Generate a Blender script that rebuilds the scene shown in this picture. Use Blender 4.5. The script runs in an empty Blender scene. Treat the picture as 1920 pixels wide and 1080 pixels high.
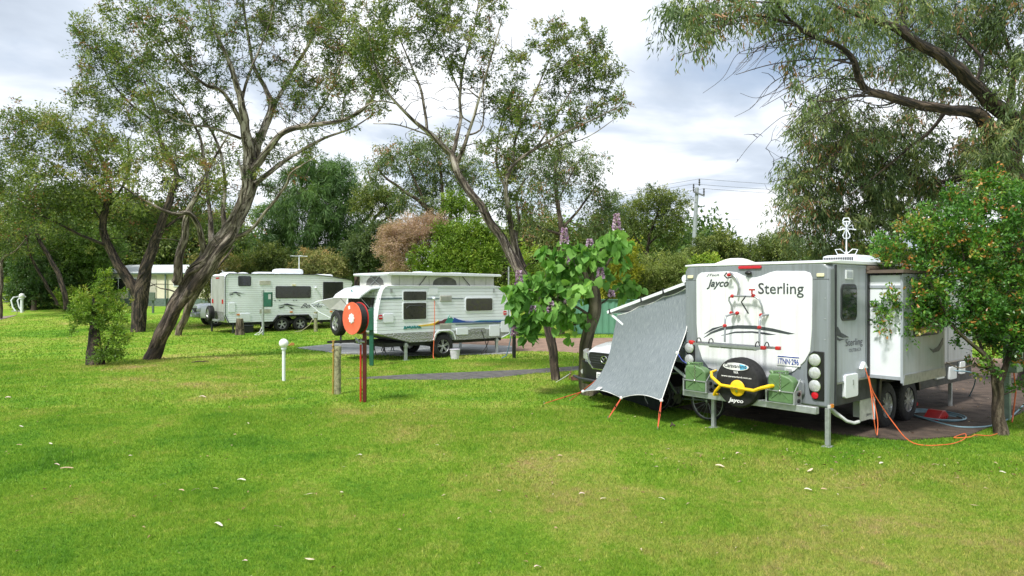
import bpy, math, random
import numpy as np
from mathutils import Vector, Matrix, noise
random.seed(7); rng = np.random.default_rng(7)
S = bpy.context.scene; COL = S.collection
R = math.radians; PI = math.pi; F = 1280.0; H = 2.3

# ---------------- camera, sky, sun, exposure ----------------
cd = bpy.data.cameras.new('camera'); cam = bpy.data.objects.new('camera', cd); COL.objects.link(cam)
cam.location = (0, 0, H); cam.rotation_euler = (R(90), 0, 0)
cd.sensor_width = 36; cd.lens = 24; cd.clip_end = 3000; cd.clip_start = .1
S.camera = cam
SUN_EL, SUN_AZ = R(56), R(218)      # azimuth clockwise from +Y: sun high behind the camera, to the left
w = bpy.data.worlds.new('World'); S.world = w; w.use_nodes = True
nt = w.node_tree; nt.nodes.clear()
def N(nt, t, **k):
    n = nt.nodes.new(t)
    for a, b in k.items():
        if a in ('inp',):
            for i, v in b.items(): n.inputs[i].default_value = v
        else: setattr(n, a, b)
    return n
def L(nt, a, b): nt.links.new(a, b)
out = N(nt, 'ShaderNodeOutputWorld')
sky = N(nt, 'ShaderNodeTexSky', sky_type='NISHITA', sun_disc=False, sun_elevation=SUN_EL, sun_rotation=SUN_AZ)
bg1 = N(nt, 'ShaderNodeBackground', inp={1: .115}); L(nt, sky.outputs[0], bg1.inputs[0])
bg2 = N(nt, 'ShaderNodeBackground', inp={1: 1.02})
tc = N(nt, 'ShaderNodeTexCoord'); sep = N(nt, 'ShaderNodeSeparateXYZ'); L(nt, tc.outputs['Generated'], sep.inputs[0])
zz = N(nt, 'ShaderNodeMath', operation='ADD', inp={1: .22}); L(nt, sep.outputs[2], zz.inputs[0])
zm = N(nt, 'ShaderNodeMath', operation='MAXIMUM', inp={1: .05}); L(nt, zz.outputs[0], zm.inputs[0])
dx = N(nt, 'ShaderNodeMath', operation='DIVIDE'); L(nt, sep.outputs[0], dx.inputs[0]); L(nt, zm.outputs[0], dx.inputs[1])
dy = N(nt, 'ShaderNodeMath', operation='DIVIDE'); L(nt, sep.outputs[1], dy.inputs[0]); L(nt, zm.outputs[0], dy.inputs[1])
cb = N(nt, 'ShaderNodeCombineXYZ'); L(nt, dx.outputs[0], cb.inputs[0]); L(nt, dy.outputs[0], cb.inputs[1])
def noise_n(nt, vec, sc, det=4, rough=.55, dist=0):
    n = N(nt, 'ShaderNodeTexNoise', inp={'Scale': sc, 'Detail': det, 'Roughness': rough, 'Distortion': dist}); L(nt, vec, n.inputs['Vector']); return n
def ramp_n(nt, fac, stops, interp='LINEAR'):
    r = N(nt, 'ShaderNodeValToRGB'); r.color_ramp.interpolation = interp; e = r.color_ramp.elements
    while len(e) < len(stops): e.new(.5)
    for i, (p, c) in enumerate(stops): e[i].position = p; e[i].color = tuple(c) + (1,)
    L(nt, fac, r.inputs[0]); return r
mp = N(nt, 'ShaderNodeMapping', inp={'Location': (3.1, .6, 0)}); L(nt, cb.outputs[0], mp.inputs[0])
n1 = noise_n(nt, mp.outputs[0], .75, 7, .5, .35)
n2 = noise_n(nt, cb.outputs[0], 1.1, 6, .5, .6)
cc = ramp_n(nt, n2.outputs[0], [(.30, (.37, .43, .52)), (.42, (.57, .64, .74)), (.50, (.86, .90, .96)), (.62, (1.0, 1.02, 1.04))])
L(nt, cc.outputs[0], bg2.inputs[0])
cm = ramp_n(nt, n1.outputs[0], [(.33, (.25,)*3), (.47, (1, 1, 1))])
mx = N(nt, 'ShaderNodeMixShader'); L(nt, cm.outputs[0], mx.inputs[0]); L(nt, bg1.outputs[0], mx.inputs[1]); L(nt, bg2.outputs[0], mx.inputs[2])
L(nt, mx.outputs[0], out.inputs[0])
sd = bpy.data.lights.new('sun', 'SUN'); sd.energy = 4.2; sd.angle = R(9); sd.color = (1, .97, .915)
so = bpy.data.objects.new('sun', sd); COL.objects.link(so)
sv = Vector((math.sin(SUN_AZ)*math.cos(SUN_EL), math.cos(SUN_AZ)*math.cos(SUN_EL), math.sin(SUN_EL)))
so.rotation_euler = sv.to_track_quat('Z', 'Y').to_euler()
S.view_settings.view_transform = 'Standard'; S.view_settings.look = 'None'
S.view_settings.exposure = 0.35; S.view_settings.gamma = 1

# ---------------- terrain function and photo-to-world helpers ----------------
def gz(x, y):
    t = np.clip((y-34)/26, 0, 1); return 1.25*t*t*(3-2*t)
def at(px, py, Y): return Vector(((px-960)/F*Y, Y, H-(py-540)/F*Y))
def gp(px, py):
    Y = 3.0
    while Y < 300:
        if H-(py-540)/F*Y <= float(gz(0, Y)): break
        Y += .02
    return Vector(((px-960)/F*Y, Y, float(gz(0, Y))))

# ---------------- materials ----------------
MATS = {}
def mat(name, col, rough=.6, metal=0, var=.12, sc=6, bump=0, bsc=60, spec=.5, coat=0, dirt=None):
    if name in MATS: return MATS[name]
    m = bpy.data.materials.new(name); m.use_nodes = True; nt = m.node_tree; b = nt.nodes['Principled BSDF']
    b.inputs['Roughness'].default_value = rough; b.inputs['Metallic'].default_value = metal
    b.inputs['Specular IOR Level'].default_value = spec; b.inputs['Coat Weight'].default_value = coat
    t = N(nt, 'ShaderNodeTexCoord'); n = noise_n(nt, t.outputs['Object'], sc, 5, .6)
    c2 = dirt or tuple(c*(1-var*2.2) for c in col)
    r = ramp_n(nt, n.outputs[0], [(.35, c2 if not dirt else tuple(a*.75+d*.25 for a, d in zip(col, dirt))), (.55, col), (1, tuple(min(1, c*(1+var*.5)) for c in col))])
    L(nt, r.outputs[0], b.inputs['Base Color'])
    rr = N(nt, 'ShaderNodeMapRange', inp={1: .3, 2: .7, 3: min(1, rough+.12), 4: max(.03, rough-.06)}); L(nt, n.outputs[0], rr.inputs[0]); L(nt, rr.outputs[0], b.inputs['Roughness'])
    if bump:
        n3 = noise_n(nt, t.outputs['Object'], bsc, 4, .6); bp = N(nt, 'ShaderNodeBump', inp={'Strength': bump, 'Distance': .02})
        L(nt, n3.outputs[0], bp.inputs['Height']); L(nt, bp.outputs[0], b.inputs['Normal'])
    MATS[name] = m; return m
def glassy(name, col): return mat(name, col, .08, 0, .15, 3, spec=.8)
white = mat('white_paint', (.73, .77, .81), .32, var=.02, sc=2.5, dirt=(.6, .59, .54))
def streaky(name, col, dirt, amt=.5, rough=.25):
    m = mat(name, col, rough, var=.015, sc=2, dirt=dirt, coat=.2); nt = m.node_tree; b = nt.nodes['Principled BSDF']
    t = N(nt, 'ShaderNodeTexCoord'); mp = N(nt, 'ShaderNodeMapping', inp={'Scale': (9, 9, .55)}); L(nt, t.outputs['Object'], mp.inputs[0]); n = noise_n(nt, mp.outputs[0], 1, 5, .7)
    r = ramp_n(nt, n.outputs[0], [(.45, (1, 1, 1)), (.75, tuple(1-amt*(1-c) for c in (.55, .52, .46)))]); src = b.inputs['Base Color'].links[0].from_socket
    mm = N(nt, 'ShaderNodeMixRGB', blend_type='MULTIPLY', inp={0: 1}); L(nt, src, mm.inputs[1]); L(nt, r.outputs[0], mm.inputs[2]); L(nt, mm.outputs[0], b.inputs['Base Color']); return m
white2 = mat('white_gloss', (.74, .78, .83), .2, var=.015, sc=2, coat=.3, dirt=(.6, .6, .56))
silver = streaky('silver_panel', (.33, .365, .41), (.29, .315, .34), .5, .36)
grey = streaky('grey_moulding', (.20, .225, .245), (.17, .19, .20), .7, .4); panelw = streaky('rear_panel_white', (.74, .76, .79), (.66, .66, .64), .5)
dgrey = mat('dark_grey', (.035, .04, .045), .5, 0, .15)
black = mat('black_rubber', (.012, .012, .013), .7, 0, .25, 14)
blackp = mat('black_plastic', (.01, .01, .011), .35, 0, .2)
under = mat('underbody', (.02, .02, .02), .8, 0, .3)
alu = mat('aluminium', (.36, .38, .40), .35, .7, .08, 12)
galv = mat('galvanised', (.42, .45, .45), .45, .6, .12, 10)
chrome = mat('chrome', (.7, .71, .72), .15, 1, .05)
rimm = mat('alloy_rim', (.5, .51, .53), .3, .7, .1)
red = mat('red_plastic', (.45, .015, .015), .35, 0, .1)
redl = mat('red_lens', (.5, .01, .02), .15, 0, .1)
amber = mat('amber_lens', (.75, .25, .03), .2)
cream = mat('cream_lens', (.8, .75, .5), .25)
olive = mat('olive_can', (.10, .19, .075), .42, 0, .1, 8, .15, 30)
yellow = mat('yellow_steel', (.80, .50, .01), .3, 0, .06)
glass = glassy('tinted_glass', (.012, .016, .018))
curtain = mat('curtain_glass', (.018, .02, .022), .12, 0, .3, 9, spec=.8)
lampg = mat('lamp_glass', (.55, .57, .57), .15, .3, .1, 30)
dkink = mat('dark_ink', (.04, .045, .06), .4)
gyink = mat('grey_ink', (.05, .06, .065), .4)
whink = mat('white_ink', (.8, .8, .8), .5)
blink = mat('blue_ink', (.01, .05, .3), .5)
canvas = mat('canvas', (.56, .56, .52), .8, 0, .06, 5, .15, 20)
greenp = mat('green_paint', (.012, .10, .06), .4, 0, .12)
pwood = mat('treated_post', (.30, .29, .17), .85, 0, .3, 14, .4, 40)
def wavy(name, col, axis, sc, strength, rough=.4, metal=0, dirt=(.66, .66, .64)):
    """sheet cladding: horizontal or vertical ribs"""
    m = mat(name, col, rough, metal, .02, 2.5, dirt=dirt); nt = m.node_tree; b = nt.nodes['Principled BSDF']
    t = N(nt, 'ShaderNodeTexCoord'); wv = N(nt, 'ShaderNodeTexWave', wave_type='BANDS', bands_direction=axis, wave_profile='SAW', inp={'Scale': sc})
    L(nt, t.outputs['Object'], wv.inputs[0]); rw = ramp_n(nt, wv.outputs[0], [(0, (0, 0, 0)), (.10, (.9,)*3), (.85, (1,)*3), (1, (.75,)*3)]); bp = N(nt, 'ShaderNodeBump', inp={'Strength': strength, 'Distance': .012}); L(nt, rw.outputs[0], bp.inputs['Height']); L(nt, bp.outputs[0], b.inputs['Normal'])
    src = b.inputs['Base Color'].links[0].from_socket; gm = ramp_n(nt, wv.outputs[0], [(0, (.38,)*3), (.10, (.7,)*3), (.2, (1,)*3), (1, (.95,)*3)]); mm = N(nt, 'ShaderNodeMixRGB', blend_type='MULTIPLY', inp={0: 1}); L(nt, src, mm.inputs[1]); L(nt, gm.outputs[0], mm.inputs[2]); L(nt, mm.outputs[0], b.inputs['Base Color'])
    return m
ribw = wavy('ribbed_white_cladding', (.80, .85, .90), 'Z', 2.9, .6, .35)
def checker_plate():
    m = mat('checker_plate', (.36, .37, .36), .42, .6, .1, 5); nt = m.node_tree; b = nt.nodes['Principled BSDF']
    t = N(nt, 'ShaderNodeTexCoord'); v = N(nt, 'ShaderNodeTexVoronoi', inp={'Scale': 24}); L(nt, t.outputs['Object'], v.inputs[0])
    bp = N(nt, 'ShaderNodeBump', inp={'Strength': 1, 'Distance': .03}); L(nt, v.outputs[0], bp.inputs['Height']); L(nt, bp.outputs[0], b.inputs['Normal']); return m
chk = checker_plate()

# ---------------- scene bookkeeping ----------------
def tag(o, label=None, cat=None, group=None, kind=None):
    if label: o['label'] = label
    if cat: o['category'] = cat
    if group: o['group'] = group
    if kind: o['kind'] = kind
    return o
def thing(name, label, cat, loc=(0, 0, 0), rz=0, group=None):
    o = bpy.data.objects.new(name, None); COL.objects.link(o); o.empty_display_size = .2
    o.location = loc; o.rotation_euler = (0, 0, rz); return tag(o, label, cat, group)
def copy_thing(root, loc=None, rz=None, label=None):
    def rec(o, par):
        c = o.copy(); COL.objects.link(c); c.parent = par
        for ch in o.children: rec(ch, c)
        return c
    c = rec(root, None)
    if loc is not None: c.location = loc
    if rz is not None: c.rotation_euler = (0, 0, rz)
    if label: c['label'] = label
    return c

class MB:
    def __init__(s): s.v = []; s.f = []; s.uv = None
    def add(s, vs, fs):
        o = len(s.v); s.v += [tuple(p) for p in vs]; s.f += [tuple(i+o for i in f) for f in fs]; return s
    def box(s, x0, x1, y0, y1, z0, z1):
        return s.add([(x, y, z) for x in (x0, x1) for y in (y0, y1) for z in (z0, z1)],
                     [(0, 1, 3, 2), (4, 6, 7, 5), (0, 4, 5, 1), (2, 3, 7, 6), (0, 2, 6, 4), (1, 5, 7, 3)])
    def bar(s, a, b, wx, wz, up=(0, 0, 1)):
        a = Vector(a); b = Vector(b); d = (b-a).normalized(); u = Vector(up)
        if abs(d.dot(u)) > .98: u = Vector((0, 1, 0))
        sd_ = d.cross(u).normalized(); u = sd_.cross(d)
        vs = []
        for p in (a, b):
            for i, j in ((-1, -1), (1, -1), (1, 1), (-1, 1)): vs.append(p+sd_*(i*wx/2)+u*(j*wz/2))
        return s.add(vs, [(0, 1, 2, 3), (7, 6, 5, 4), (0, 4, 5, 1), (1, 5, 6, 2), (2, 6, 7, 3), (3, 7, 4, 0)])
    def tube(s, pts, r, n=8, cap=True, closed=False):
        pts = [Vector(p) for p in pts]; m = len(pts)
        rs = r if isinstance(r, (list, tuple)) else [r]*m
        ref = None; vs = []
        for i, p in enumerate(pts):
            if closed: d = pts[(i+1) % m]-pts[i-1]
            else: d = pts[min(i+1, m-1)]-pts[max(i-1, 0)]
            d.normalize()
            if ref is None:
                ref = d.orthogonal().normalized()
            ref = (ref-d*ref.dot(d)).normalized(); b = d.cross(ref)
            for k in range(n):
                a = 2*PI*k/n; vs.append(p+(ref*math.cos(a)+b*math.sin(a))*rs[i])
        fs = []
        for i in range(m if closed else m-1):
            j = (i+1) % m
            for k in range(n):
                k2 = (k+1) % n; fs.append((i*n+k, i*n+k2, j*n+k2, j*n+k))
        if cap and not closed: fs += [tuple(range(n))[::-1], tuple((m-1)*n+k for k in range(n))]
        return s.add(vs, fs)
    def lathe(s, prof, o, ax, n=24, cap=True):
        ax = Vector(ax).normalized(); o = Vector(o); u = ax.orthogonal().normalized(); v = ax.cross(u); vs = []; fs = []
        for r, h in prof:
            for k in range(n):
                a = 2*PI*k/n; vs.append(o+ax*h+(u*math.cos(a)+v*math.sin(a))*r)
        for i in range(len(prof)-1):
            for k in range(n):
                k2 = (k+1) % n; fs.append((i*n+k, i*n+k2, (i+1)*n+k2, (i+1)*n+k))
        if cap: fs += [tuple(range(n))[::-1], tuple((len(prof)-1)*n+k for k in range(n))]
        return s.add(vs, fs)
    def cyl(s, a, b, r, r2=None, n=16):
        a = Vector(a); b = Vector(b); return s.lathe([(r, 0), (r if r2 is None else r2, (b-a).length)], a, b-a, n)
    def ball(s, c, r, n=12, sq=(1, 1, 1)):
        pr = [(max(1e-4, math.sin(PI*i/n)), -math.cos(PI*i/n)) for i in range(n+1)]; o = len(s.v)
        s.lathe(pr, (0, 0, 0), (0, 0, 1), n*2, False)
        for i in range(o, len(s.v)):
            q = s.v[i]; s.v[i] = (c[0]+q[0]*r*sq[0], c[1]+q[1]*r*sq[1], c[2]+q[2]*r*sq[2])
        return s
    def prism(s, poly, ax, a0, a1):
        """poly in the two other axes (x: (y,z); y: (x,z); z: (x,y)), extruded along ax"""
        def P(u, v, a): return {'x': (a, u, v), 'y': (u, a, v), 'z': (u, v, a)}[ax]
        n = len(poly)
        return s.add([P(u, v, a0) for u, v in poly]+[P(u, v, a1) for u, v in poly],
                     [tuple(range(n)), tuple(range(2*n-1, n-1, -1))]+[(i, i+n, (i+1) % n+n, (i+1) % n) for i in range(n)])
    def loft(s, secs, cap=True):
        n = len(secs[0]); vs = [p for q in secs for p in q]; fs = []
        for i in range(len(secs)-1):
            for k in range(n): k2 = (k+1) % n; fs.append((i*n+k, i*n+k2, (i+1)*n+k2, (i+1)*n+k))
        if cap: fs += [tuple(range(n))[::-1], tuple((len(secs)-1)*n+k for k in range(n))]
        return s.add(vs, fs)
    def build(s, name, m, parent=None, smooth=False, bevel=0, seg=2, label=None, fix=True):
        me = bpy.data.meshes.new(name); me.from_pydata(s.v, [], s.f)
        if fix:
            import bmesh
            bm = bmesh.new(); bm.from_mesh(me); bmesh.ops.recalc_face_normals(bm, faces=bm.faces); bm.to_mesh(me); bm.free()
        me.materials.append(m)
        o = bpy.data.objects.new(name, me); COL.objects.link(o)
        if parent: o.parent = parent
        if smooth:
            me.polygons.foreach_set('use_smooth', [True]*len(me.polygons)); me.set_sharp_from_angle(angle=R(38))
        if bevel:
            b = o.modifiers.new('bevel', 'BEVEL'); b.width = bevel; b.segments = seg; b.limit_method = 'ANGLE'; b.angle_limit = R(35)
            me.polygons.foreach_set('use_smooth', [True]*len(me.polygons)); me.set_sharp_from_angle(angle=R(30))
        if label: o['label'] = label
        return o
def rrect(x0, x1, z0, z1, r, n=4):
    p = []
    for cx, cz, a in ((x1-r, z1-r, 0), (x0+r, z1-r, 90), (x0+r, z0+r, 180), (x1-r, z0+r, 270)):
        for i in range(n+1): t = R(a+90*i/n); p.append((cx+r*math.cos(t), cz+r*math.sin(t)))
    return p
def text(s, o, xd, zd, w, h, m, parent, name='lettering', shear=0, bold=0, th=.004, label=None):
    """writing laid on a surface: o = lower left corner, xd/zd = reading and up directions, scaled to w by h"""
    c = bpy.data.curves.new('t', 'FONT'); c.body = s; c.shear = shear; c.offset = bold; c.extrude = 0; c.resolution_u = 3
    ob = bpy.data.objects.new('t', c); COL.objects.link(ob); bpy.context.view_layer.update()
    me = bpy.data.meshes.new_from_object(ob.evaluated_get(bpy.context.evaluated_depsgraph_get()))
    bpy.data.objects.remove(ob); bpy.data.curves.remove(c)
    V = np.array([v.co[:] for v in me.vertices]); mn = V.min(0); mxx = V.max(0); d = mxx-mn
    xd = Vector(xd).normalized(); zd = Vector(zd).normalized(); nn = xd.cross(zd); o = Vector(o)
    for v, q in zip(me.vertices, V): v.co = o+xd*float((q[0]-mn[0])/d[0]*w)+zd*float((q[1]-mn[1])/d[1]*h)+nn*th
    me.materials.clear(); me.materials.append(m); me.name = name
    ob = bpy.data.objects.new(name, me); COL.objects.link(ob); ob.parent = parent
    if label: ob['label'] = label
    return ob

# ---------------- foliage and branches ----------------
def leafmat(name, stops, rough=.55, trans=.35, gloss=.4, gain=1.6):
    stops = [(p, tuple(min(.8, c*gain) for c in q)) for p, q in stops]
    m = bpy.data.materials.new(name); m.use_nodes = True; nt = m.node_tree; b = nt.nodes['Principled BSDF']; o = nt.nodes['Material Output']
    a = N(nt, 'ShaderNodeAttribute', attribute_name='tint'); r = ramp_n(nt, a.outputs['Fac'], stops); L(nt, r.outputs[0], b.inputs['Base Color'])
    b.inputs['Roughness'].default_value = rough; b.inputs['Specular IOR Level'].default_value = gloss
    t = N(nt, 'ShaderNodeBsdfTranslucent'); mm = N(nt, 'ShaderNodeMixRGB', blend_type='MULTIPLY', inp={0: 1, 2: (1.15, 1.2, .6, 1)}); L(nt, r.outputs[0], mm.inputs[1]); L(nt, mm.outputs[0], t.inputs[0])
    x = N(nt, 'ShaderNodeMixShader', inp={0: trans}); L(nt, b.outputs[0], x.inputs[1]); L(nt, t.outputs[0], x.inputs[2]); L(nt, x.outputs[0], o.inputs[0])
    return m
DIA = (np.array([(0, 0, 0), (.45, .5, .06), (1, 0, -.08), (.45, -.5, .06)]), [(0, 1, 2, 3)])
SICK = (np.array([(0, 0, 0), (.35, .5, .10), (1, .1, -.12), (.4, -.5, .10)]), [(0, 1, 2, 3)])
HEART = (np.array([(0, 0, 0), (-.12, .28, .03), (.12, .52, .0), (.5, .46, -.04), (1, 0, -.22), (.5, -.46, -.04), (.12, -.52, 0), (-.12, -.28, .03), (.45, 0, .09)]),
         [(0, 1, 2, 8), (8, 2, 3), (8, 3, 4), (8, 4, 5), (8, 5, 6), (0, 8, 6, 7)])
BLADE = (np.array([(0, .5, 0), (0, -.5, 0), (1, 0, .12)]), [(0, 1, 2)])
def unit(a): return a/np.maximum(1e-9, np.linalg.norm(a, axis=1, keepdims=True))
def leaves(name, P, D, Ln, Wd, tint, m, parent, tmpl=DIA, up=None, label=None):
    n = len(P); T, fs = tmpl; k = len(T); D = unit(D)
    r = rng.normal(size=(n, 3)) if up is None else up+rng.normal(size=(n, 3))*.45
    Sd = unit(np.cross(D, r)); U = np.cross(Sd, D)
    V = P[:, None, :]+D[:, None, :]*(T[None, :, 0:1]*Ln[:, None, None])+Sd[:, None, :]*(T[None, :, 1:2]*Wd[:, None, None])+U[:, None, :]*(T[None, :, 2:3]*Ln[:, None, None])
    V = V.reshape(-1, 3).astype(np.float32)
    fl = np.concatenate([np.array(f) for f in fs]); ls = np.array([len(f) for f in fs]); nl = len(fl)
    loops = (np.arange(n)[:, None]*k+fl[None]).ravel().astype(np.int32)
    starts = (np.arange(n)[:, None]*nl+(np.cumsum(ls)-ls)[None]).ravel().astype(np.int32)
    me = bpy.data.meshes.new(name); me.vertices.add(n*k); me.vertices.foreach_set('co', V.ravel())
    me.loops.add(len(loops)); me.loops.foreach_set('vertex_index', loops)
    me.polygons.add(len(starts)); me.polygons.foreach_set('loop_start', starts)
    me.update(calc_edges=True); me.validate()
    at_ = me.attributes.new('tint', 'FLOAT', 'FACE'); at_.data.foreach_set('value', np.repeat(np.clip(tint, 0, 1), len(fs)).astype(np.float32))
    if k > 4: me.polygons.foreach_set('use_smooth', [True]*len(me.polygons))
    me.materials.append(m); o = bpy.data.objects.new(name, me); COL.objects.link(o); o.parent = parent
    if label: o['label'] = label
    return o
def barkmat(name, c1, c2, c3, sc=1, low=0):
    m = bpy.data.materials.new(name); m.use_nodes = True; nt = m.node_tree; b = nt.nodes['Principled BSDF']; b.inputs['Roughness'].default_value = .85
    a = N(nt, 'ShaderNodeUVMap'); a.uv_map = 'bark'
    mp = N(nt, 'ShaderNodeMapping', inp={'Scale': (7*sc, 1.1*sc, 1)}); L(nt, a.outputs[0], mp.inputs[0])
    n = noise_n(nt, mp.outputs[0], 1.6, 7, .65, .5); t = N(nt, 'ShaderNodeTexCoord'); n2 = noise_n(nt, t.outputs['Object'], 1.3, 4, .6)
    r = ramp_n(nt, n.outputs[0], [(.41, c1), (.5, c2), (.58, c3)])
    if low: 
        sz = N(nt, 'ShaderNodeSeparateXYZ'); L(nt, t.outputs['Object'], sz.inputs[0]); rz = ramp_n(nt, n.outputs[0], [(.38, (.015, .011, .008)), (.52, (.06, .042, .03)), (.66, (.19, .14, .10))]); mr_ = N(nt, 'ShaderNodeMapRange', inp={1: low, 2: low*3.2}); L(nt, sz.outputs[2], mr_.inputs[0])
        ad = N(nt, 'ShaderNodeMath', operation='MULTIPLY_ADD', inp={1: 1.2, 2: -.6}); L(nt, n2.outputs[0], ad.inputs[0]); a2 = N(nt, 'ShaderNodeMath', operation='ADD', use_clamp=True); L(nt, mr_.outputs[0], a2.inputs[0]); L(nt, ad.outputs[0], a2.inputs[1])
        xx_ = N(nt, 'ShaderNodeMixRGB'); L(nt, a2.outputs[0], xx_.inputs[0]); L(nt, rz.outputs[0], xx_.inputs[1]); L(nt, r.outputs[0], xx_.inputs[2]); r = xx_
    r2 = ramp_n(nt, n2.outputs[0], [(.35, (.6, .58, .56)), (.65, (1.1, 1.1, 1.1))])
    x = N(nt, 'ShaderNodeMixRGB', blend_type='MULTIPLY', inp={0: 1}); L(nt, r.outputs[0], x.inputs[1]); L(nt, r2.outputs[0], x.inputs[2]); L(nt, x.outputs[0], b.inputs['Base Color'])
    bp = N(nt, 'ShaderNodeBump', inp={'Strength': 1, 'Distance': .08}); L(nt, n.outputs[0], bp.inputs['Height']); L(nt, bp.outputs[0], b.inputs['Normal'])
    return m
bark_pale = barkmat('pale_ribbon_bark', (.03, .022, .017), (.22, .185, .145), (.56, .51, .45), low=1.9)
bark_dark = barkmat('dark_bark', (.006, .005, .004), (.035, .025, .018), (.13, .095, .07))
bark_mid = barkmat('brown_bark', (.03, .021, .014), (.10, .075, .05), (.22, .18, .13))
bark_smooth = barkmat('olive_smooth_bark', (.05, .043, .024), (.11, .10, .055), (.17, .15, .10), .6)
DENS = 5.6
class Wood:
    """tubes with UVs: u around, v along (metres)"""
    def __init__(s): s.v = []; s.f = []; s.uv = []
    def tube(s, pts, rs, n=6, rough=0):
        m = len(pts); base = len(s.v); ref = None; dist = 0; ds = []
        for i in range(m):
            p = pts[i]; d = (pts[min(i+1, m-1)]-pts[max(i-1, 0)])
            if d.length < 1e-6: d = Vector((0, 0, 1))
            d.normalize()
            if ref is None: ref = d.orthogonal().normalized()
            ref = ref-d*ref.dot(d)
            if ref.length < 1e-5: ref = d.orthogonal()
            ref.normalize(); b = d.cross(ref)
            if i: dist += (p-pts[i-1]).length
            ds.append(dist)
            for k in range(n):
                a = 2*PI*k/n; rr = rs[i]
                if rough:
                    rr *= 1+rough*noise.noise((math.cos(a)*1.7+p.x*.2, math.sin(a)*1.7, dist*.45+p.y))+rough*.55*math.sin(a*5+dist*1.6+noise.noise((p.x, dist, 2))*3)
                s.v.append(tuple(p+(ref*math.cos(a)+b*math.sin(a))*rr))
        for i in range(m-1):
            for k in range(n):
                k2 = (k+1) % n; s.f.append((base+i*n+k, base+i*n+k2, base+(i+1)*n+k2, base+(i+1)*n+k))
                c = rs[i]*6.3; u0 = c*k/n; u1 = c*(k+1)/n; s.uv += [(u0, ds[i]), (u1, ds[i]), (u1, ds[i+1]), (u0, ds[i+1])]
    def build(s, name, m, parent):
        me = bpy.data.meshes.new(name); me.from_pydata(s.v, [], s.f); u = me.uv_layers.new(name='bark')
        u.data.foreach_set('uv', np.array(s.uv, dtype=np.float32).ravel()); me.polygons.foreach_set('use_smooth', [True]*len(s.f))
        me.materials.append(m); o = bpy.data.objects.new(name, me); COL.objects.link(o); o.parent = parent; return o
def smooth_path(pts, sub=4):
    """Catmull-Rom through (Vector, r)"""
    o = []; n = len(pts)
    for i in range(n-1):
        p0, p1, p2, p3 = pts[max(i-1, 0)], pts[i], pts[i+1], pts[min(i+2, n-1)]
        for k in range(sub):
            t = k/sub; t2 = t*t; t3 = t2*t
            q = .5*((2*p1[0])+(p2[0]-p0[0])*t+(2*p0[0]-5*p1[0]+4*p2[0]-p3[0])*t2+(3*p1[0]-p0[0]-3*p2[0]+p3[0])*t3)
            o.append((q, p1[1]*(1-t)+p2[1]*t))
    o.append(pts[-1]); return o
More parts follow.
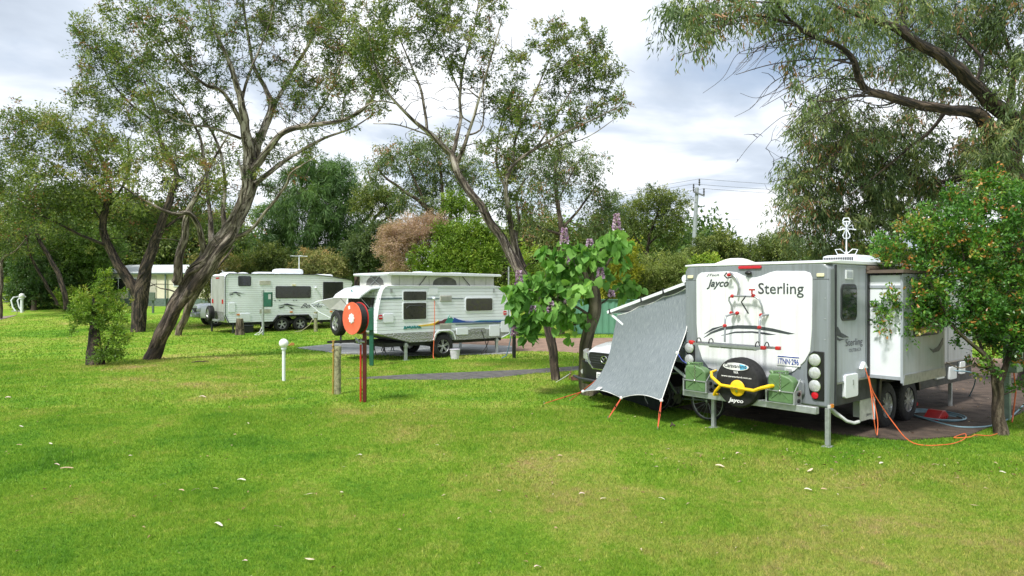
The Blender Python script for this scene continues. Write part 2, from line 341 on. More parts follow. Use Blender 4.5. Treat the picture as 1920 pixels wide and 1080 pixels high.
def tree(name, label, cat, base, Y, limbs, blobs, lm, bm, k=1.0, nleaf=60, crad=.35, ll=.1, lw=.025, droop=0.0, tmpl=DIA, spread=(.0, 1.0), group=None,
         bare=0, bias=.5, rough=.12, twig=.006, crown='crown', tb=.25, upb=0, extra=None, maxr=.05, strands=0):
    """limbs: (list of (px,py,r_px), depth offset at start, at end); blobs: (px,py,rx,ry,dY,depth radius[,density[,tint shift]])"""
    base = Vector(base); root = thing(name, label, cat, base, 0, group)
    W = Wood(); nodes = []; nr = []
    for pts, d0, d1 in limbs:
        q = []
        for i, p in enumerate(pts):
            yy = Y+d0+(d1-d0)*i/max(1, len(pts)-1); q.append((at(p[0], p[1], yy)-base, p[2]*min(1, .38+.62*p[2]/13)/F*yy))
        sp = smooth_path(q, 5)
        big = q[0][1] > .06
        sp = [(p+Vector((noise.noise(p*1.7), noise.noise(p*1.7+Vector((9, 0, 0))), 0))*min(.08, r*.8) if i else p, r) for i, (p, r) in enumerate(sp)]
        W.tube([p for p, r in sp], [r for p, r in sp], 14 if big else 8, rough if big else rough*.5)
        for p, r in sp[2:]: nodes.append(p); nr.append(r)
        if strands and pts[0][2] >= 9:
            for q_ in range(strands):
                a0 = 2*PI*q_/strands+random.random(); tw = random.uniform(.25, .6); i0 = random.randrange(0, max(1, len(sp)//3)); i1 = random.randrange(len(sp)*2//3, len(sp)); pp = []; rr_ = []
                for i in range(i0, i1):
                    p, r = sp[i]; d = (sp[min(i+1, len(sp)-1)][0]-sp[max(i-1, 0)][0]).normalized(); u = d.orthogonal().normalized(); v = d.cross(u); an_ = a0+tw*i*.5+.3*math.sin(i*.8+q_)
                    f = (i-i0)/max(1, i1-i0-1); pp.append(p+(u*math.cos(an_)+v*math.sin(an_))*r*(.78+.08*math.sin(i*1.3+q_))); rr_.append(max(.008, r*(.16+.16*math.sin(PI*f))))
                if len(pp) > 2: W.tube(pp, rr_, 6, .25)
    T = []; TS = []
    for b in blobs:
        px, py, rx, ry, dY, rY = b[:6]; den = b[6] if len(b) > 6 else 1; ts = b[7] if len(b) > 7 else 0
        yy = Y+dY; c = at(px, py, yy)-base; RX = rx/F*yy; RZ = ry/F*yy
        n = max(3, int(k*den*(RX*RZ*4+RX*rY+RZ*rY)*DENS))
        for _ in range(n):
            while True:
                u = Vector((random.uniform(-1, 1), random.uniform(-1, 1), random.uniform(-1, 1)))
                if u.length < 1 and random.random() < .35+.65*u.length: break
            T.append(c+Vector((u.x*RX, u.y*rY, u.z*RZ))); TS.append(ts+random.gauss(0, .15)+.12*u.z)  # random tint, plus lit tops and shaded undersides of each blob painted by height
    NP = np.array([p[:] for p in nodes]); NR = list(nr)
    dist = [float(np.min(np.linalg.norm(NP-np.array(t[:]), axis=1))) for t in T]
    order = sorted(range(len(T)), key=lambda i: dist[i]); cents = []; ctint = []
    cap = np.zeros((len(NP)+len(T)*4+bare*4+8, 3)); cap[:len(NP)] = NP; cnt = len(NP)
    def grow(t, leafy=True):
        nonlocal cnt
        tt = np.array(t[:]); dv = cap[:cnt]-tt; dd = np.linalg.norm(dv, axis=1); cost = dd+np.maximum(0, dv[:, 2])*bias+np.array(NR)*(-1.2)
        j = int(np.argmin(cost)); a = Vector(cap[j]); ln = (t-a).length; ra = NR[j]
        r0 = max(twig, min(ra*.7, twig+ln*.016, maxr)); st = 4 if ln > .6 else 3
        ang = Vector((random.gauss(0, 1), random.gauss(0, 1), abs(random.gauss(0, .8)))).normalized()*ln*.16
        ps = [a]; rs = [r0]
        for i in range(1, st):
            f = i/st; ps.append(a.lerp(t, f)+ang*math.sin(PI*f)+Vector((random.gauss(0, .04), random.gauss(0, .04), random.gauss(0, .04)))*ln); rs.append(r0*(1-f)+twig*.5*f)
        ps.append(t); rs.append(twig*.45)
        W.tube(ps, rs, 5 if r0 > .02 else 4)
        for p, r in list(zip(ps, rs))[1:]:
            cap[cnt] = p[:]; cnt += 1; NR.append(r)
    for i in order: grow(T[i]); cents.append(T[i]); ctint.append(TS[i])
    for _ in range(bare):
        b = T[random.randrange(len(T))] if T else nodes[-1]; c = nodes[random.randrange(len(nodes))]
        grow(b.lerp(c, random.uniform(.1, .8))+Vector((random.gauss(0, .3), random.gauss(0, .3), random.gauss(0, .3))))
    W.build('trunk', bm, root)
    if T:
        C = np.array([c[:] for c in cents]); n = len(C); ct = np.array(ctint)
        cr = crad*rng.uniform(.6, 1.35, n); cnts = rng.poisson(nleaf*1.25*(cr/crad)**1.5, n); idx = np.repeat(np.arange(n), cnts)
        # sprays: each clump is a few short twigs with leaves along them
        ns = 6; sd_ = unit(rng.normal(size=(n, ns, 3)).reshape(-1, 3)+np.array([0, 0, upb])).reshape(n, ns, 3)
        si = rng.integers(0, ns, len(idx)); f = rng.uniform(.05, 1, len(idx))**.7
        sv_ = sd_[idx, si]; P = C[idx]+sv_*(f*cr[idx])[:, None]; P[:, 2] -= droop*(f**2)*cr[idx]*.6
        P += rng.normal(size=P.shape)*(cr[idx]*.13)[:, None]
        D = sv_*.7+rng.normal(size=P.shape)*.6; D[:, 2] -= droop*1.6
        t = .5+ct[idx]+rng.normal(0, .13, len(idx))
        s = rng.uniform(.65, 1.25, len(idx))
        if extra: t = np.where(rng.random(len(t)) < (rng.random(n) < extra*2)[idx]*.35, rng.uniform(.88, 1, len(t)), np.minimum(t, .86))
        leaves(crown, P, D, ll*s, lw*s*rng.uniform(.8, 1.2, len(s)), t, lm, root, tmpl)
    return root
# ---------------- ground, pads, road ----------------
def lawn_color(nt, vec):
    """patchy mown turf: broad patches, straw worn spots, fine mottling"""
    a = noise_n(nt, vec, .16, 4, .6, .4); b = noise_n(nt, vec, .9, 5, .65, .6); c = noise_n(nt, vec, 9, 5, .7)
    m1 = N(nt, 'ShaderNodeMath', operation='MULTIPLY', inp={1: .5}); L(nt, a.outputs[0], m1.inputs[0])
    m2 = N(nt, 'ShaderNodeMath', operation='MULTIPLY_ADD', inp={1: .35}); L(nt, b.outputs[0], m2.inputs[0]); L(nt, m1.outputs[0], m2.inputs[2])
    m3 = N(nt, 'ShaderNodeMath', operation='MULTIPLY_ADD', inp={1: .25}); L(nt, c.outputs[0], m3.inputs[0]); L(nt, m2.outputs[0], m3.inputs[2])
    # drier towards the right foreground, where the turf is really worn
    s = N(nt, 'ShaderNodeSeparateXYZ'); L(nt, vec, s.inputs[0])
    gx = N(nt, 'ShaderNodeMapRange', inp={1: -3, 2: 5, 3: -.022, 4: .07}); L(nt, s.outputs[0], gx.inputs[0])
    gy = N(nt, 'ShaderNodeMapRange', inp={1: 8.5, 2: 11, 3: 1, 4: .1}); L(nt, s.outputs[1], gy.inputs[0])
    g = N(nt, 'ShaderNodeMath', operation='MULTIPLY'); L(nt, gx.outputs[0], g.inputs[0]); L(nt, gy.outputs[0], g.inputs[1])
    m4 = N(nt, 'ShaderNodeMath', operation='ADD'); L(nt, m3.outputs[0], m4.inputs[0]); L(nt, g.outputs[0], m4.inputs[1])
    return ramp_n(nt, m4.outputs[0], [(.39, (.075, .20, .016)), (.46, (.135, .305, .024)), (.54, (.225, .38, .034)), (.62, (.36, .41, .085)), (.70, (.46, .36, .17))])
def ground_mat():
    m = bpy.data.materials.new('lawn'); m.use_nodes = True; nt = m.node_tree; b = nt.nodes['Principled BSDF']; b.inputs['Roughness'].default_value = .9; b.inputs['Specular IOR Level'].default_value = .15
    t = N(nt, 'ShaderNodeTexCoord'); c = lawn_color(nt, t.outputs['Object'])
    n = noise_n(nt, t.outputs['Object'], 45, 4, .8); r = ramp_n(nt, n.outputs[0], [(.3, (.55, .6, .5)), (.65, (1.15, 1.12, 1.1))])
    x = N(nt, 'ShaderNodeMixRGB', blend_type='MULTIPLY', inp={0: 1}); L(nt, c.outputs[0], x.inputs[1]); L(nt, r.outputs[0], x.inputs[2]); L(nt, x.outputs[0], b.inputs['Base Color'])
    n3 = noise_n(nt, t.outputs['Object'], 22, 6, .8); bp = N(nt, 'ShaderNodeBump', inp={'Strength': .9, 'Distance': .06}); L(nt, n3.outputs[0], bp.inputs['Height']); L(nt, bp.outputs[0], b.inputs['Normal'])
    return m
def blade_mat():
    m = bpy.data.materials.new('grass_blades'); m.use_nodes = True; nt = m.node_tree; b = nt.nodes['Principled BSDF']; o = nt.nodes['Material Output']
    t = N(nt, 'ShaderNodeTexCoord'); c = lawn_color(nt, t.outputs['Object'])
    a = N(nt, 'ShaderNodeAttribute', attribute_name='tint'); r = ramp_n(nt, a.outputs['Fac'], [(0, (.35, .45, .35)), (.5, (1.0, 1.02, 1)), (.85, (1.8, 1.5, 1.7)), (1, (2.8, 1.9, 5))])
    x = N(nt, 'ShaderNodeMixRGB', blend_type='MULTIPLY', inp={0: 1}); L(nt, c.outputs[0], x.inputs[1]); L(nt, r.outputs[0], x.inputs[2]); L(nt, x.outputs[0], b.inputs['Base Color'])
    b.inputs['Roughness'].default_value = .5; b.inputs['Specular IOR Level'].default_value = .3
    tr = N(nt, 'ShaderNodeBsdfTranslucent'); L(nt, x.outputs[0], tr.inputs[0]); mx = N(nt, 'ShaderNodeMixShader', inp={0: .5}); L(nt, b.outputs[0], mx.inputs[1]); L(nt, tr.outputs[0], mx.inputs[2]); L(nt, mx.outputs[0], o.inputs[0])
    return m
lawnm = ground_mat()
ys = np.unique(np.concatenate([np.arange(-60, 0, 10), np.arange(0, 34, 4), np.arange(34, 64, 1.0), np.arange(64, 1500, 90)])); xs = np.concatenate([np.arange(-1500, -60, 120), np.arange(-60, 61, 6), np.arange(120, 1500, 120)])
g = MB(); nx = len(xs)
g.v = [(float(x), float(y), float(gz(x, y))) for y in ys for x in xs]
g.f = [(j*nx+i, j*nx+i+1, (j+1)*nx+i+1, (j+1)*nx+i) for j in range(len(ys)-1) for i in range(nx-1)]
tag(g.build('lawn', lawnm, smooth=True, fix=False), 'mown green lawn with yellowish worn patches', 'lawn', kind='structure')
def sheet(name, poly, z, m, label, cat, th=.03):
    b = MB(); n = len(poly)
    zf = lambda p: float(gz(p[0], p[1]))
    b.v = [(p[0], p[1], zf(p)+z) for p in poly]+[(p[0], p[1], zf(p)-.3) for p in poly]
    b.f = [tuple(range(n))]+[(i, i+n, (i+1) % n+n, (i+1) % n) for i in range(n)]
    return tag(b.build(name, m), label, cat, kind='structure')
asph = mat('old_asphalt', (.085, .058, .042), .85, 0, .25, 3, .6, 90)
conc = mat('grey_concrete', (.27, .28, .28), .8, 0, .16, 1.6, .3, 60)
dirtm = mat('red_brown_gravel', (.26, .17, .125), .95, 0, .16, 2.2, .6, 80)
road = [(-6, 25.6), (-1, 25.0), (1.9, 24.6), (4.4, 21.5), (7.4, 17.5), (9.8, 13.4), (14.5, 12.2), (40, 13), (60, 30), (17, 21.5), (12, 24.5), (8, 28), (4.5, 31.5), (0, 31), (-6, 30)]
sheet('road', road, .008, dirtm, 'reddish gravel park road behind the caravans', 'road')
SA = R(39.7); SO = Vector((4.60, 9.88, 0))
def sl(x, y, z=0): return Vector((SO.x+x*math.cos(SA)-y*math.sin(SA), SO.y+x*math.sin(SA)+y*math.cos(SA), z))
pad = [sl(1.25, -.55), sl(2.4, -1.05), sl(6, -1.0), sl(11, -1.1), sl(11, 3.4), sl(.9, 3.4), sl(.9, .2)]
sheet('caravan_pad', [(p.x, p.y) for p in pad], .022, asph, 'dark worn asphalt pad beneath the grey and white caravan', 'pad')
cp = [gp(556, 653), gp(650, 643), gp(760, 642), gp(960, 650), gp(960, 664), gp(760, 668), gp(700, 666), gp(640, 664)]
sheet('concrete_slab', [(p.x, p.y) for p in cp], .03, conc, 'pale concrete slab beside the pop-top caravan', 'slab')
pp = [gp(650, 710), gp(760, 703), gp(880, 698), gp(1000, 693), gp(1100, 686), gp(1100, 694), gp(1000, 701), gp(930, 709), gp(860, 713), gp(760, 712)]
sheet('garden_path', [(p.x, p.y) for p in pp], .012, mat('path_asphalt', (.10, .095, .09), .9, 0, .2, 4, .5, 80), 'narrow grey path across the lawn', 'path')
# path of gravel at the far left
fp = [gp(0, 600), gp(30, 592), gp(38, 575), gp(30, 556), gp(0, 553), gp(-60, 553), gp(-60, 600)]
sheet('footpath', [(p.x, p.y) for p in fp], .02, mat('pale_paving', (.24, .19, .16), .9, 0, .15, 5), 'pale footpath at the far left edge', 'path')

# mown grass: real blades, thinning with distance
def inpoly(x, y, poly):
    r = np.zeros(len(x), bool); n = len(poly)
    for i in range(n):
        x0, y0 = poly[i][0], poly[i][1]; x1, y1 = poly[(i+1) % n][0], poly[(i+1) % n][1]
        if y0 == y1: continue
        c = ((y0 > y) != (y1 > y)) & (x < (x1-x0)*(y-y0)/(y1-y0)+x0); r ^= c
    return r
polys = [[(p[0], p[1]) for p in q] for q in (road, [(p.x, p.y) for p in pad], [(p.x, p.y) for p in cp], [(p.x, p.y) for p in pp], [(p.x, p.y) for p in fp])]
BX = []; BY = []; BL = []; BW = []
for (y0, y1, n, l, wd) in ((4.2, 8, 335000, .034, .0062), (8, 13, 335000, .042, .0095), (13, 22, 255000, .05, .017), (22, 45, 170000, .06, .04)):
    y = np.sqrt(rng.uniform(y0**2, y1**2, n)); x = rng.uniform(-.88, .88, n)*y
    BX.append(x); BY.append(y); BL.append(np.full(n, l)); BW.append(np.full(n, wd))
x, y, ln, wd = map(np.concatenate, (BX, BY, BL, BW))
keep = np.ones(len(x), bool)
for q in polys: keep &= ~inpoly(x, y, q)
x, y, ln, wd = x[keep], y[keep], ln[keep], wd[keep]
# taller ungroomed grass beside the right tree and along the pad, and round posts
pn = np.array([noise.noise((a*.6, b*.6, 0)) for a, b in zip(x[::1], y[::1])]) if len(x) < 50 else np.sin(x*1.3+np.sin(y*1.7)*1.2)*np.sin(y*1.1+np.sin(x*.9)*1.5)
tall = (x > 5.6) & (y > 8.4) & (y < 13) & (x*.64-(y)*.77 > -2.2)
ln = ln*(1+.25*pn)*np.where(tall, 2.1, 1)
P = np.stack([x, y, gz(x, y)-.003], 1); D = rng.normal(size=P.shape)*np.array([.55, .55, .1])+np.array([0, 0, 1.0])
leaves('grass', P, D, ln*rng.uniform(.5, 1.3, len(x)), wd, rng.beta(2.2, 2.6, len(x))*.95+.02, blade_mat(), None, BLADE)
tag(bpy.data.objects['grass'], 'short green grass blades covering the lawn', 'grass', kind='stuff')

# fallen leaves on the lawn
deadm = leafmat('dead_leaf', [(0, (.14, .06, .03)), (.5, (.30, .19, .10)), (.85, (.42, .33, .20)), (1, (.62, .55, .42))], trans=.1, gain=1)
n = 900; y = np.sqrt(rng.uniform(16, 22**2, n)); x = rng.uniform(-.78, .78, n)*y; kk = np.ones(n, bool)
xx = np.concatenate([x, rng.normal(3.6, 1.8, 120), rng.normal(6, 1.0, 90)]); yy = np.concatenate([y, rng.normal(9.2, .4, 120), rng.normal(8.3, .35, 90)])
nn = len(xx); P = np.stack([xx, yy, gz(xx, yy)+.03], 1); D = rng.normal(size=(nn, 3))*np.array([1, 1, .12])
s = rng.uniform(.5, 1.2, nn); leaves('leaf_litter', P, D, .055*s, .018*s, rng.random(nn), deadm, None, SICK, up=np.array([0, 0, 1.0]))
tag(bpy.data.objects['leaf_litter'], 'small dry leaves scattered over the lawn', 'leaf litter', kind='stuff')
LF = [(580, 932, 20), (410, 990, 24), (521, 994, 20), (459, 1060, 12), (581, 1055, 20), (305, 914, 8), (340, 925, 12), (366, 924, 14), (405, 921, 15), (453, 905, 18), (125, 883, 22), (107, 876, 8), (645, 880, 10), (673, 858, 15),
      (1050, 859, 10), (1091, 931, 8), (1131, 941, 6), (1241, 941, 8), (935, 925, 6), (1230, 880, 8), (1350, 879, 18), (1515, 923, 14), (1545, 923, 12), (1590, 921, 8), (1518, 886, 18), (1545, 994, 10), (1826, 953, 16), (1008, 1070, 14),
      (1648, 862, 8), (1652, 873, 12), (1755, 876, 10), (1690, 845, 8), (1835, 858, 10), (1880, 890, 8), (1310, 854, 16), (1385, 855, 14), (820, 838, 8), (700, 765, 8), (460, 748, 10), (380, 747, 14), (250, 755, 6), (40, 803, 7), (36, 838, 7), (15, 748, 10), (545, 751, 14), (95, 836, 6)]
leafme = []
for v in range(4):
    b = MB(); n = 9; top = []; bot = []
    for i in range(n):
        t = i/(n-1); wv = .13*math.sin(PI*t)**.7+.004; cy = (.22, -.12, .3, .05)[v]*math.sin(PI*t)*.5; zc = (.06, .10, .04, .12)[v]*math.sin(PI*t*1.3)
        top += [(t-.5, cy-wv, zc), (t-.5, cy+wv, zc+.05)]
    b.v = top+[(a, c, z_-.012) for a, c, z_ in top]; m_ = len(top)
    for i in range(n-1): q = 2*i; b.f += [(q, q+2, q+3, q+1), (q+m_, q+1+m_, q+3+m_, q+2+m_)]
    for i in range(n-1): q = 2*i; b.f += [(q, q+m_, q+2+m_, q+2), (q+1, q+3, q+3+m_, q+1+m_)]
    leafme.append(b.build('fallen_leaf', mat('pale_dead_leaf%d' % v, ((.60, .50, .36), (.66, .60, .50), (.48, .33, .22), (.62, .46, .40))[v], .7, 0, .1, 3)))
protos = [o.data for o in leafme]
for o in leafme: bpy.data.objects.remove(o)
for i, (px, py, sz) in enumerate(LF):
    p = gp(px, py); o = bpy.data.objects.new('fallen_leaf', protos[i % 4]); COL.objects.link(o)
    s = max(.07, min(.16, sz/F*p.y)); o.location = (p.x, p.y, p.z+.032); o.scale = (s, s, s); o.rotation_euler = (random.gauss(0, .2), random.gauss(0, .12), random.uniform(-.6, .6)+(PI if random.random() < .5 else 0))
    own = {0: 'white curled leaf with a thin stalk in the middle of the near lawn', 1: 'long tan leaf at the near left, left of its arched neighbour', 2: 'arched pale leaf at the near left lawn', 3: 'small hooked leaf lowest of all in the near lawn', 4: 'slanting pale leaf at the bottom edge beside the hooked one',
      5: 'bright white leaf scrap alone in the left lawn', 10: 'long pale leaf far left on the lawn', 12: 'pale round leaf in the lawn ahead of the hose reel', 20: 'lone pale leaf ahead of the caravan bumper', 26: 'pinkish leaf in the worn right part of the lawn', 27: 'thin pale leaf at the right foreground', 28: 'tan leaf cut by the bottom edge of the lawn'}
    tag(o, own.get(i, 'small pale dry leaf among many scattered over the green lawn'), 'leaf', 'fallen leaves on the lawn')
for px, py, sz, lb in ((375, 681, 30, 'broken brown stick lying on the lawn by the leaning tree'), (1262, 803, 10, 'short brown twig on the grass near the shade cloth')):
    p = gp(px, py); t = thing('fallen_stick', lb, 'stick', p, .2); s = sz/F*p.y
    MB().tube([(-s/2, 0, .03), (-s*.1, .03, .06), (s*.2, -.02, .05), (s*.55, .03, .03)], [.012, .02, .016, .006], 6).build('branch', bark_mid, t, smooth=True)
    MB().tube([(s*.1, 0, .05), (s*.3, .1, .07), (s*.4, .16, .05)], [.01, .008, .003], 5).build('twig', bark_mid, t)

# ---------------- shared caravan parts ----------------
def wheel(parent, c, ax, r, w, rim_r=.58, spokes=5, rm=None, name='wheel'):
    """tyre mesh with rim sub-part; ax points out of the visible face"""
    rm = rm or rimm; ax = Vector(ax).normalized(); c = Vector(c); rr = r*rim_r
    t = MB().lathe([(rr, -w/2), (r*.9, -w/2), (r*.97, -w*.42), (r, -w*.3), (r, w*.3), (r*.97, w*.42), (r*.9, w/2), (rr*1.04, w/2), (rr, w*.38), (rr, -w/2)], c, ax, 32, False)
    u = ax.orthogonal().normalized(); v = ax.cross(u)
    for k in range(40):
        a = 2*PI*k/40; d = u*math.cos(a)+v*math.sin(a); tn = ax.cross(d)
        t.bar(c+d*(r*.995)-ax*w*.36, c+d*(r*.995)+ax*w*.36+tn*.02, r*.06, .02, up=d)
    o = t.build(name, black, parent, smooth=True)
    b = MB(); b.lathe([(rr, w*.42), (rr*.96, w*.46), (rr*.9, w*.36), (rr*.86, w*.1)], c, ax, 28, False)
    b.lathe([(rr*.95, w*.02), (rr*.95, w*.04)], c, ax, 24); b.lathe([(rr*.26, w*.05), (rr*.26, w*.36), (rr*.14, w*.42)], c, ax, 14)
    for k in range(spokes):
        a = 2*PI*k/spokes+.3; d = u*math.cos(a)+v*math.sin(a); tn = ax.cross(d)
        for s_ in (-1, 1): b.bar(c+d*rr*.15+ax*w*.36+tn*s_*rr*.05, c+d*rr*.93+ax*w*.38+tn*s_*rr*.13, rr*.11, w*.12, up=ax)
    ro = b.build('rim', rm, o, smooth=True); MB().lathe([(rr*.93, w*.05), (rr*.93, w*.06)], c, ax, 24).build('brake_disc', under, ro)
    return o
def window(parent, poly_rect, y=-.012, face='y', m=None, frame=None, r=.06, fr=.035, name='window', split=None, out=-1):
    """rounded pane with raised frame on the side wall; poly_rect=(x0,x1,z0,z1)"""
    x0, x1, z0, z1 = poly_rect; m = m or glass; frame = frame or dgrey
    o = MB().prism(rrect(x0, x1, z0, z1, r), face, y, y-out*.06).build(name, frame, parent, bevel=.004)
    MB().prism(rrect(x0+fr, x1-fr, z0+fr, z1-fr, max(.01, r-fr*.6)), face, y+out*.006, y-out*.03).build('pane', m, o)
    if split: MB().box(x0+fr, x1-fr, min(y, y+out*.012), max(y, y+out*.012), split-.015, split+.015).build('transom', frame, o)
    return o
# ---------------- grey and white caravan (rear face towards the camera's left) ----------------
st = thing('caravan', 'grey and white caravan with green jerry cans and spare wheel on its rear bumper', 'caravan', SO, SA)
MB().prism([(.12, .9), (6.1, .9), (6.12, 1.2), (5.98, 2.0), (5.5, 2.5), (4.9, 2.63), (.12, 2.66)], 'y', 0, 2.46).build('body', silver, st, bevel=.02)
MB().prism([(.12, .56), (1.62, .56), (1.66, .86), (3.3, .86), (3.34, .50), (6.1, .47), (6.1, .897), (.12, .897)], 'y', .02, .10).build('lower_skirt', dgrey, st, bevel=.008)
MB().box(.15, 6.0, .1, 2.36, .72, .895).build('underfloor', under, st)
c = MB()
for yy in (.62, 1.8): c.bar((-.25, yy, .60), (6.4, yy, .60), .06, .14)
for xx in (.5, 1.4, 3.6, 4.8, 6.0): c.bar((xx, .3, .62), (xx, 2.2, .62), .05, .08)
c.bar((6.1, .6, .58), (7.7, 1.23, .56), .07, .12); c.bar((6.1, 1.8, .58), (7.7, 1.23, .56), .07, .12); c.bar((2.04, .15, .42), (2.04, 2.3, .42), .09, .09); c.bar((2.93, .15, .42), (2.93, 2.3, .42), .09, .09)
c.build('chassis', under, st)
# rear moulding, corner by corner
o = MB().prism([(-.01, .56), (.45, .56), (.62, .72), (1.9, .72), (2.1, .60), (2.47, .60), (2.48, 1.2), (2.48, 2.58), (2.42, 2.68), (.08, 2.68), (-.02, 2.6), (-.02, 1.2)], 'x', -.05, .14).build('rear_moulding', grey, st, bevel=.035, seg=3)
MB().prism([(.235, 1.7), (.26, 1.37), (.34, 1.22), (.50, 1.06), (.72, .95), (1.03, .90), (1.7, .90), (2.0, .97), (2.12, 1.10), (2.20, 1.31), (2.235, 1.7), (2.24, 2.45), (2.21, 2.52), (2.14, 2.56), (1.64, 2.57), (1.47, 2.55), (1.36, 2.50), (1.26, 2.465), (1.15, 2.465), (1.04, 2.49), (.90, 2.54), (.80, 2.56), (.34, 2.55), (.26, 2.52), (.23, 2.45)], 'x', -.066, 0)  .build('rear_panel', panelw, st, bevel=.006)
MB().prism(rrect(.34, 2.22, .70, .93, .05), 'x', -.10, -.02).build('rear_lower_moulding', grey, st, bevel=.02)
MB().prism([(-.06, 2.66), (5.0, 2.66), (5.5, 2.53), (5.5, 2.56), (5.0, 2.70), (.3, 2.72), (-.06, 2.69)], 'y', -.015, 2.475).build('roof', white, st, bevel=.012)
MB().box(.145, .175, -.022, .0, .6, 2.64).build('corner_trim', dgrey, st)
MB().box(.18, 6.05, -.012, .0, .885, .915).build('side_trim', alu, st)
# rear fittings
b = MB().prism(rrect(1.04, 1.44, 2.605, 2.65, .02), 'x', -.075, -.04).build('brake_light', redl, st, bevel=.004)
b = MB().ball((-.09, 1.25, 2.535), .035, 8, (1, 1.7, 1)).build('reversing_camera', blackp, st, smooth=True)
MB().lathe([(.015, 0), (.015, .03)], (-.11, 1.25, 2.53), (-1, 0, -.3), 10).build('camera_lens', glass, b)
for yy in (.11, 2.36): MB().prism(rrect(yy-.055, yy+.055, 2.465, 2.515, .012), 'x', -.07, -.03).build('marker_light', cream, st, bevel=.004)
def tail(poly, ys, zs, zr):
    o = MB().prism(poly, 'x', -.066, -.03).build('tail_light_cluster', blackp, st, bevel=.008)
    for z_ in zs: 
        l_ = MB().lathe([(.085, 0), (.085, .02), (.07, .03), (.03, .036)], (-.066, ys, z_), (-1, 0, 0), 22).build('lamp', lampg, o, smooth=True)
        MB().lathe([(.092, 0), (.092, .016), (.083, .016), (.083, 0)], (-.066, ys, z_), (-1, 0, 0), 22, False).build('bezel', chrome, l_)
    MB().lathe([(.05, 0), (.05, .014), (.03, .02)], (-.066, ys, zr), (-1, 0, 0), 18).build('reflector', redl, o, smooth=True)
tail([(.31, 1.0), (.305, 1.22), (.27, 1.33), (.21, 1.375), (.055, 1.375), (.055, .66), (.2, .66), (.27, .75)], .185, (1.25, 1.06, .87), .73)
tail([(2.30, 1.37), (2.44, 1.37), (2.44, .70), (2.33, .70), (2.28, .8), (2.27, 1.1), (2.27, 1.3)], 2.37, (1.28, 1.08, .89), .76)
# writing: seen from outside, reading direction runs towards -y
xd = (0, -1, 0); up = (0, 0, 1)
text('Jayco', (-.067, 2.03, 2.28), xd, up, .42, .165, gyink, st, shear=.35, bold=.022)
text('Sterling', (-.067, 1.09, 2.155), xd, up, .735, .225, gyink, st, bold=.006)
text('JTech', (-.067, 2.04, 2.485), xd, up, .25, .05, gyink, st, shear=.4, bold=.005)
def arc(pts_t, pts_b, m): 
    MB().prism([p for p in pts_t]+[p for p in reversed(pts_b)], 'x', -.069, -.05).build('stripe', m, st)
arc([(2.09, 1.47), (1.95, 1.57), (1.73, 1.66), (1.45, 1.705), (1.15, 1.71), (.85, 1.68), (.49, 1.615)], [(2.09, 1.462), (1.93, 1.545), (1.72, 1.615), (1.45, 1.65), (1.15, 1.655), (.85, 1.63), (.60, 1.60)], gyink)
arc([(2.08, 1.53), (1.92, 1.635), (1.70, 1.69)], [(2.08, 1.525), (1.90, 1.605), (1.68, 1.69)], dkink)
arc([(1.75, 1.525), (1.5, 1.60), (1.2, 1.62), (.98, 1.61), (.79, 1.585)], [(1.75, 1.52), (1.5, 1.575), (1.2, 1.595), (1.05, 1.585), (.93, 1.575)], dkink)
pl = MB().prism(rrect(.405, .775, 1.125, 1.275, .012), 'x', -.078, -.05).build('number_plate', whink, st, bevel=.003)
MB().box(-.081, -.078, .42, .76, 1.253, 1.268).build('plate_band', blink, pl); text('1TNN·296', (-.080, .755, 1.15), xd, up, .33, .085, blink, pl, bold=.012)
MB().prism(rrect(.54, .62, 1.045, 1.085, .008), 'x', -.09, -.05).build('plate_lamp', lampg, st)
# rear bumper beam and stone guards
MB().box(-.36, -.26, .03, 2.30, .505, .605).build('bumper', galv, st, bevel=.006)
c = MB(); [c.bar((-.3, yy, .55), (.1, yy, .58), .06, .08) for yy in (.62, 1.8)]; c.build('bumper_bracket', galv, st)
# spare wheel with printed cover
sp = wheel(st, (-.30, 1.24, .815), (-1, 0, 0), .365, .22, name='spare_wheel')
cov = MB().lathe([(.30, -.115), (.372, -.11), (.385, -.05), (.385, .09), (.365, .125), (.32, .14), (.15, .148), (.0015, .15)], (-.30, 1.24, .835), (-1, 0, 0), 40).build('cover', black, sp, smooth=True)
xo = -.452
MB().prism([(1.25+.22*math.cos(a*PI/16), 1.085+.058*math.sin(a*PI/16)) for a in range(32)], 'x', xo-.001, xo+.03).build('badge', whink, cov)
MB().prism([(1.47+.0*a, 1.085) if False else (1.25+.205*math.cos(a*PI/16), 1.085+.048*math.sin(a*PI/16)) for a in range(10, 23)], 'x', xo-.003, xo+.03).build('badge_wave', mat('sky_blue_ink', (.1, .45, .7), .5), cov)
text('Caravanland', (xo-.001, 1.44, 1.065), xd, up, .38, .062, dkink, cov, shear=.15, bold=.012)
text('WA', (xo+.002, 1.285, .975), xd, up, .085, .042, whink, cov, bold=.02)
text('www.caravanland.com.au', (xo+.002, 1.50, .915), xd, up, .52, .026, whink, cov, bold=.02)
text('Jayco', (xo+.006, 1.375, .515), xd, up, .26, .08, whink, cov, shear=.2, bold=.03)
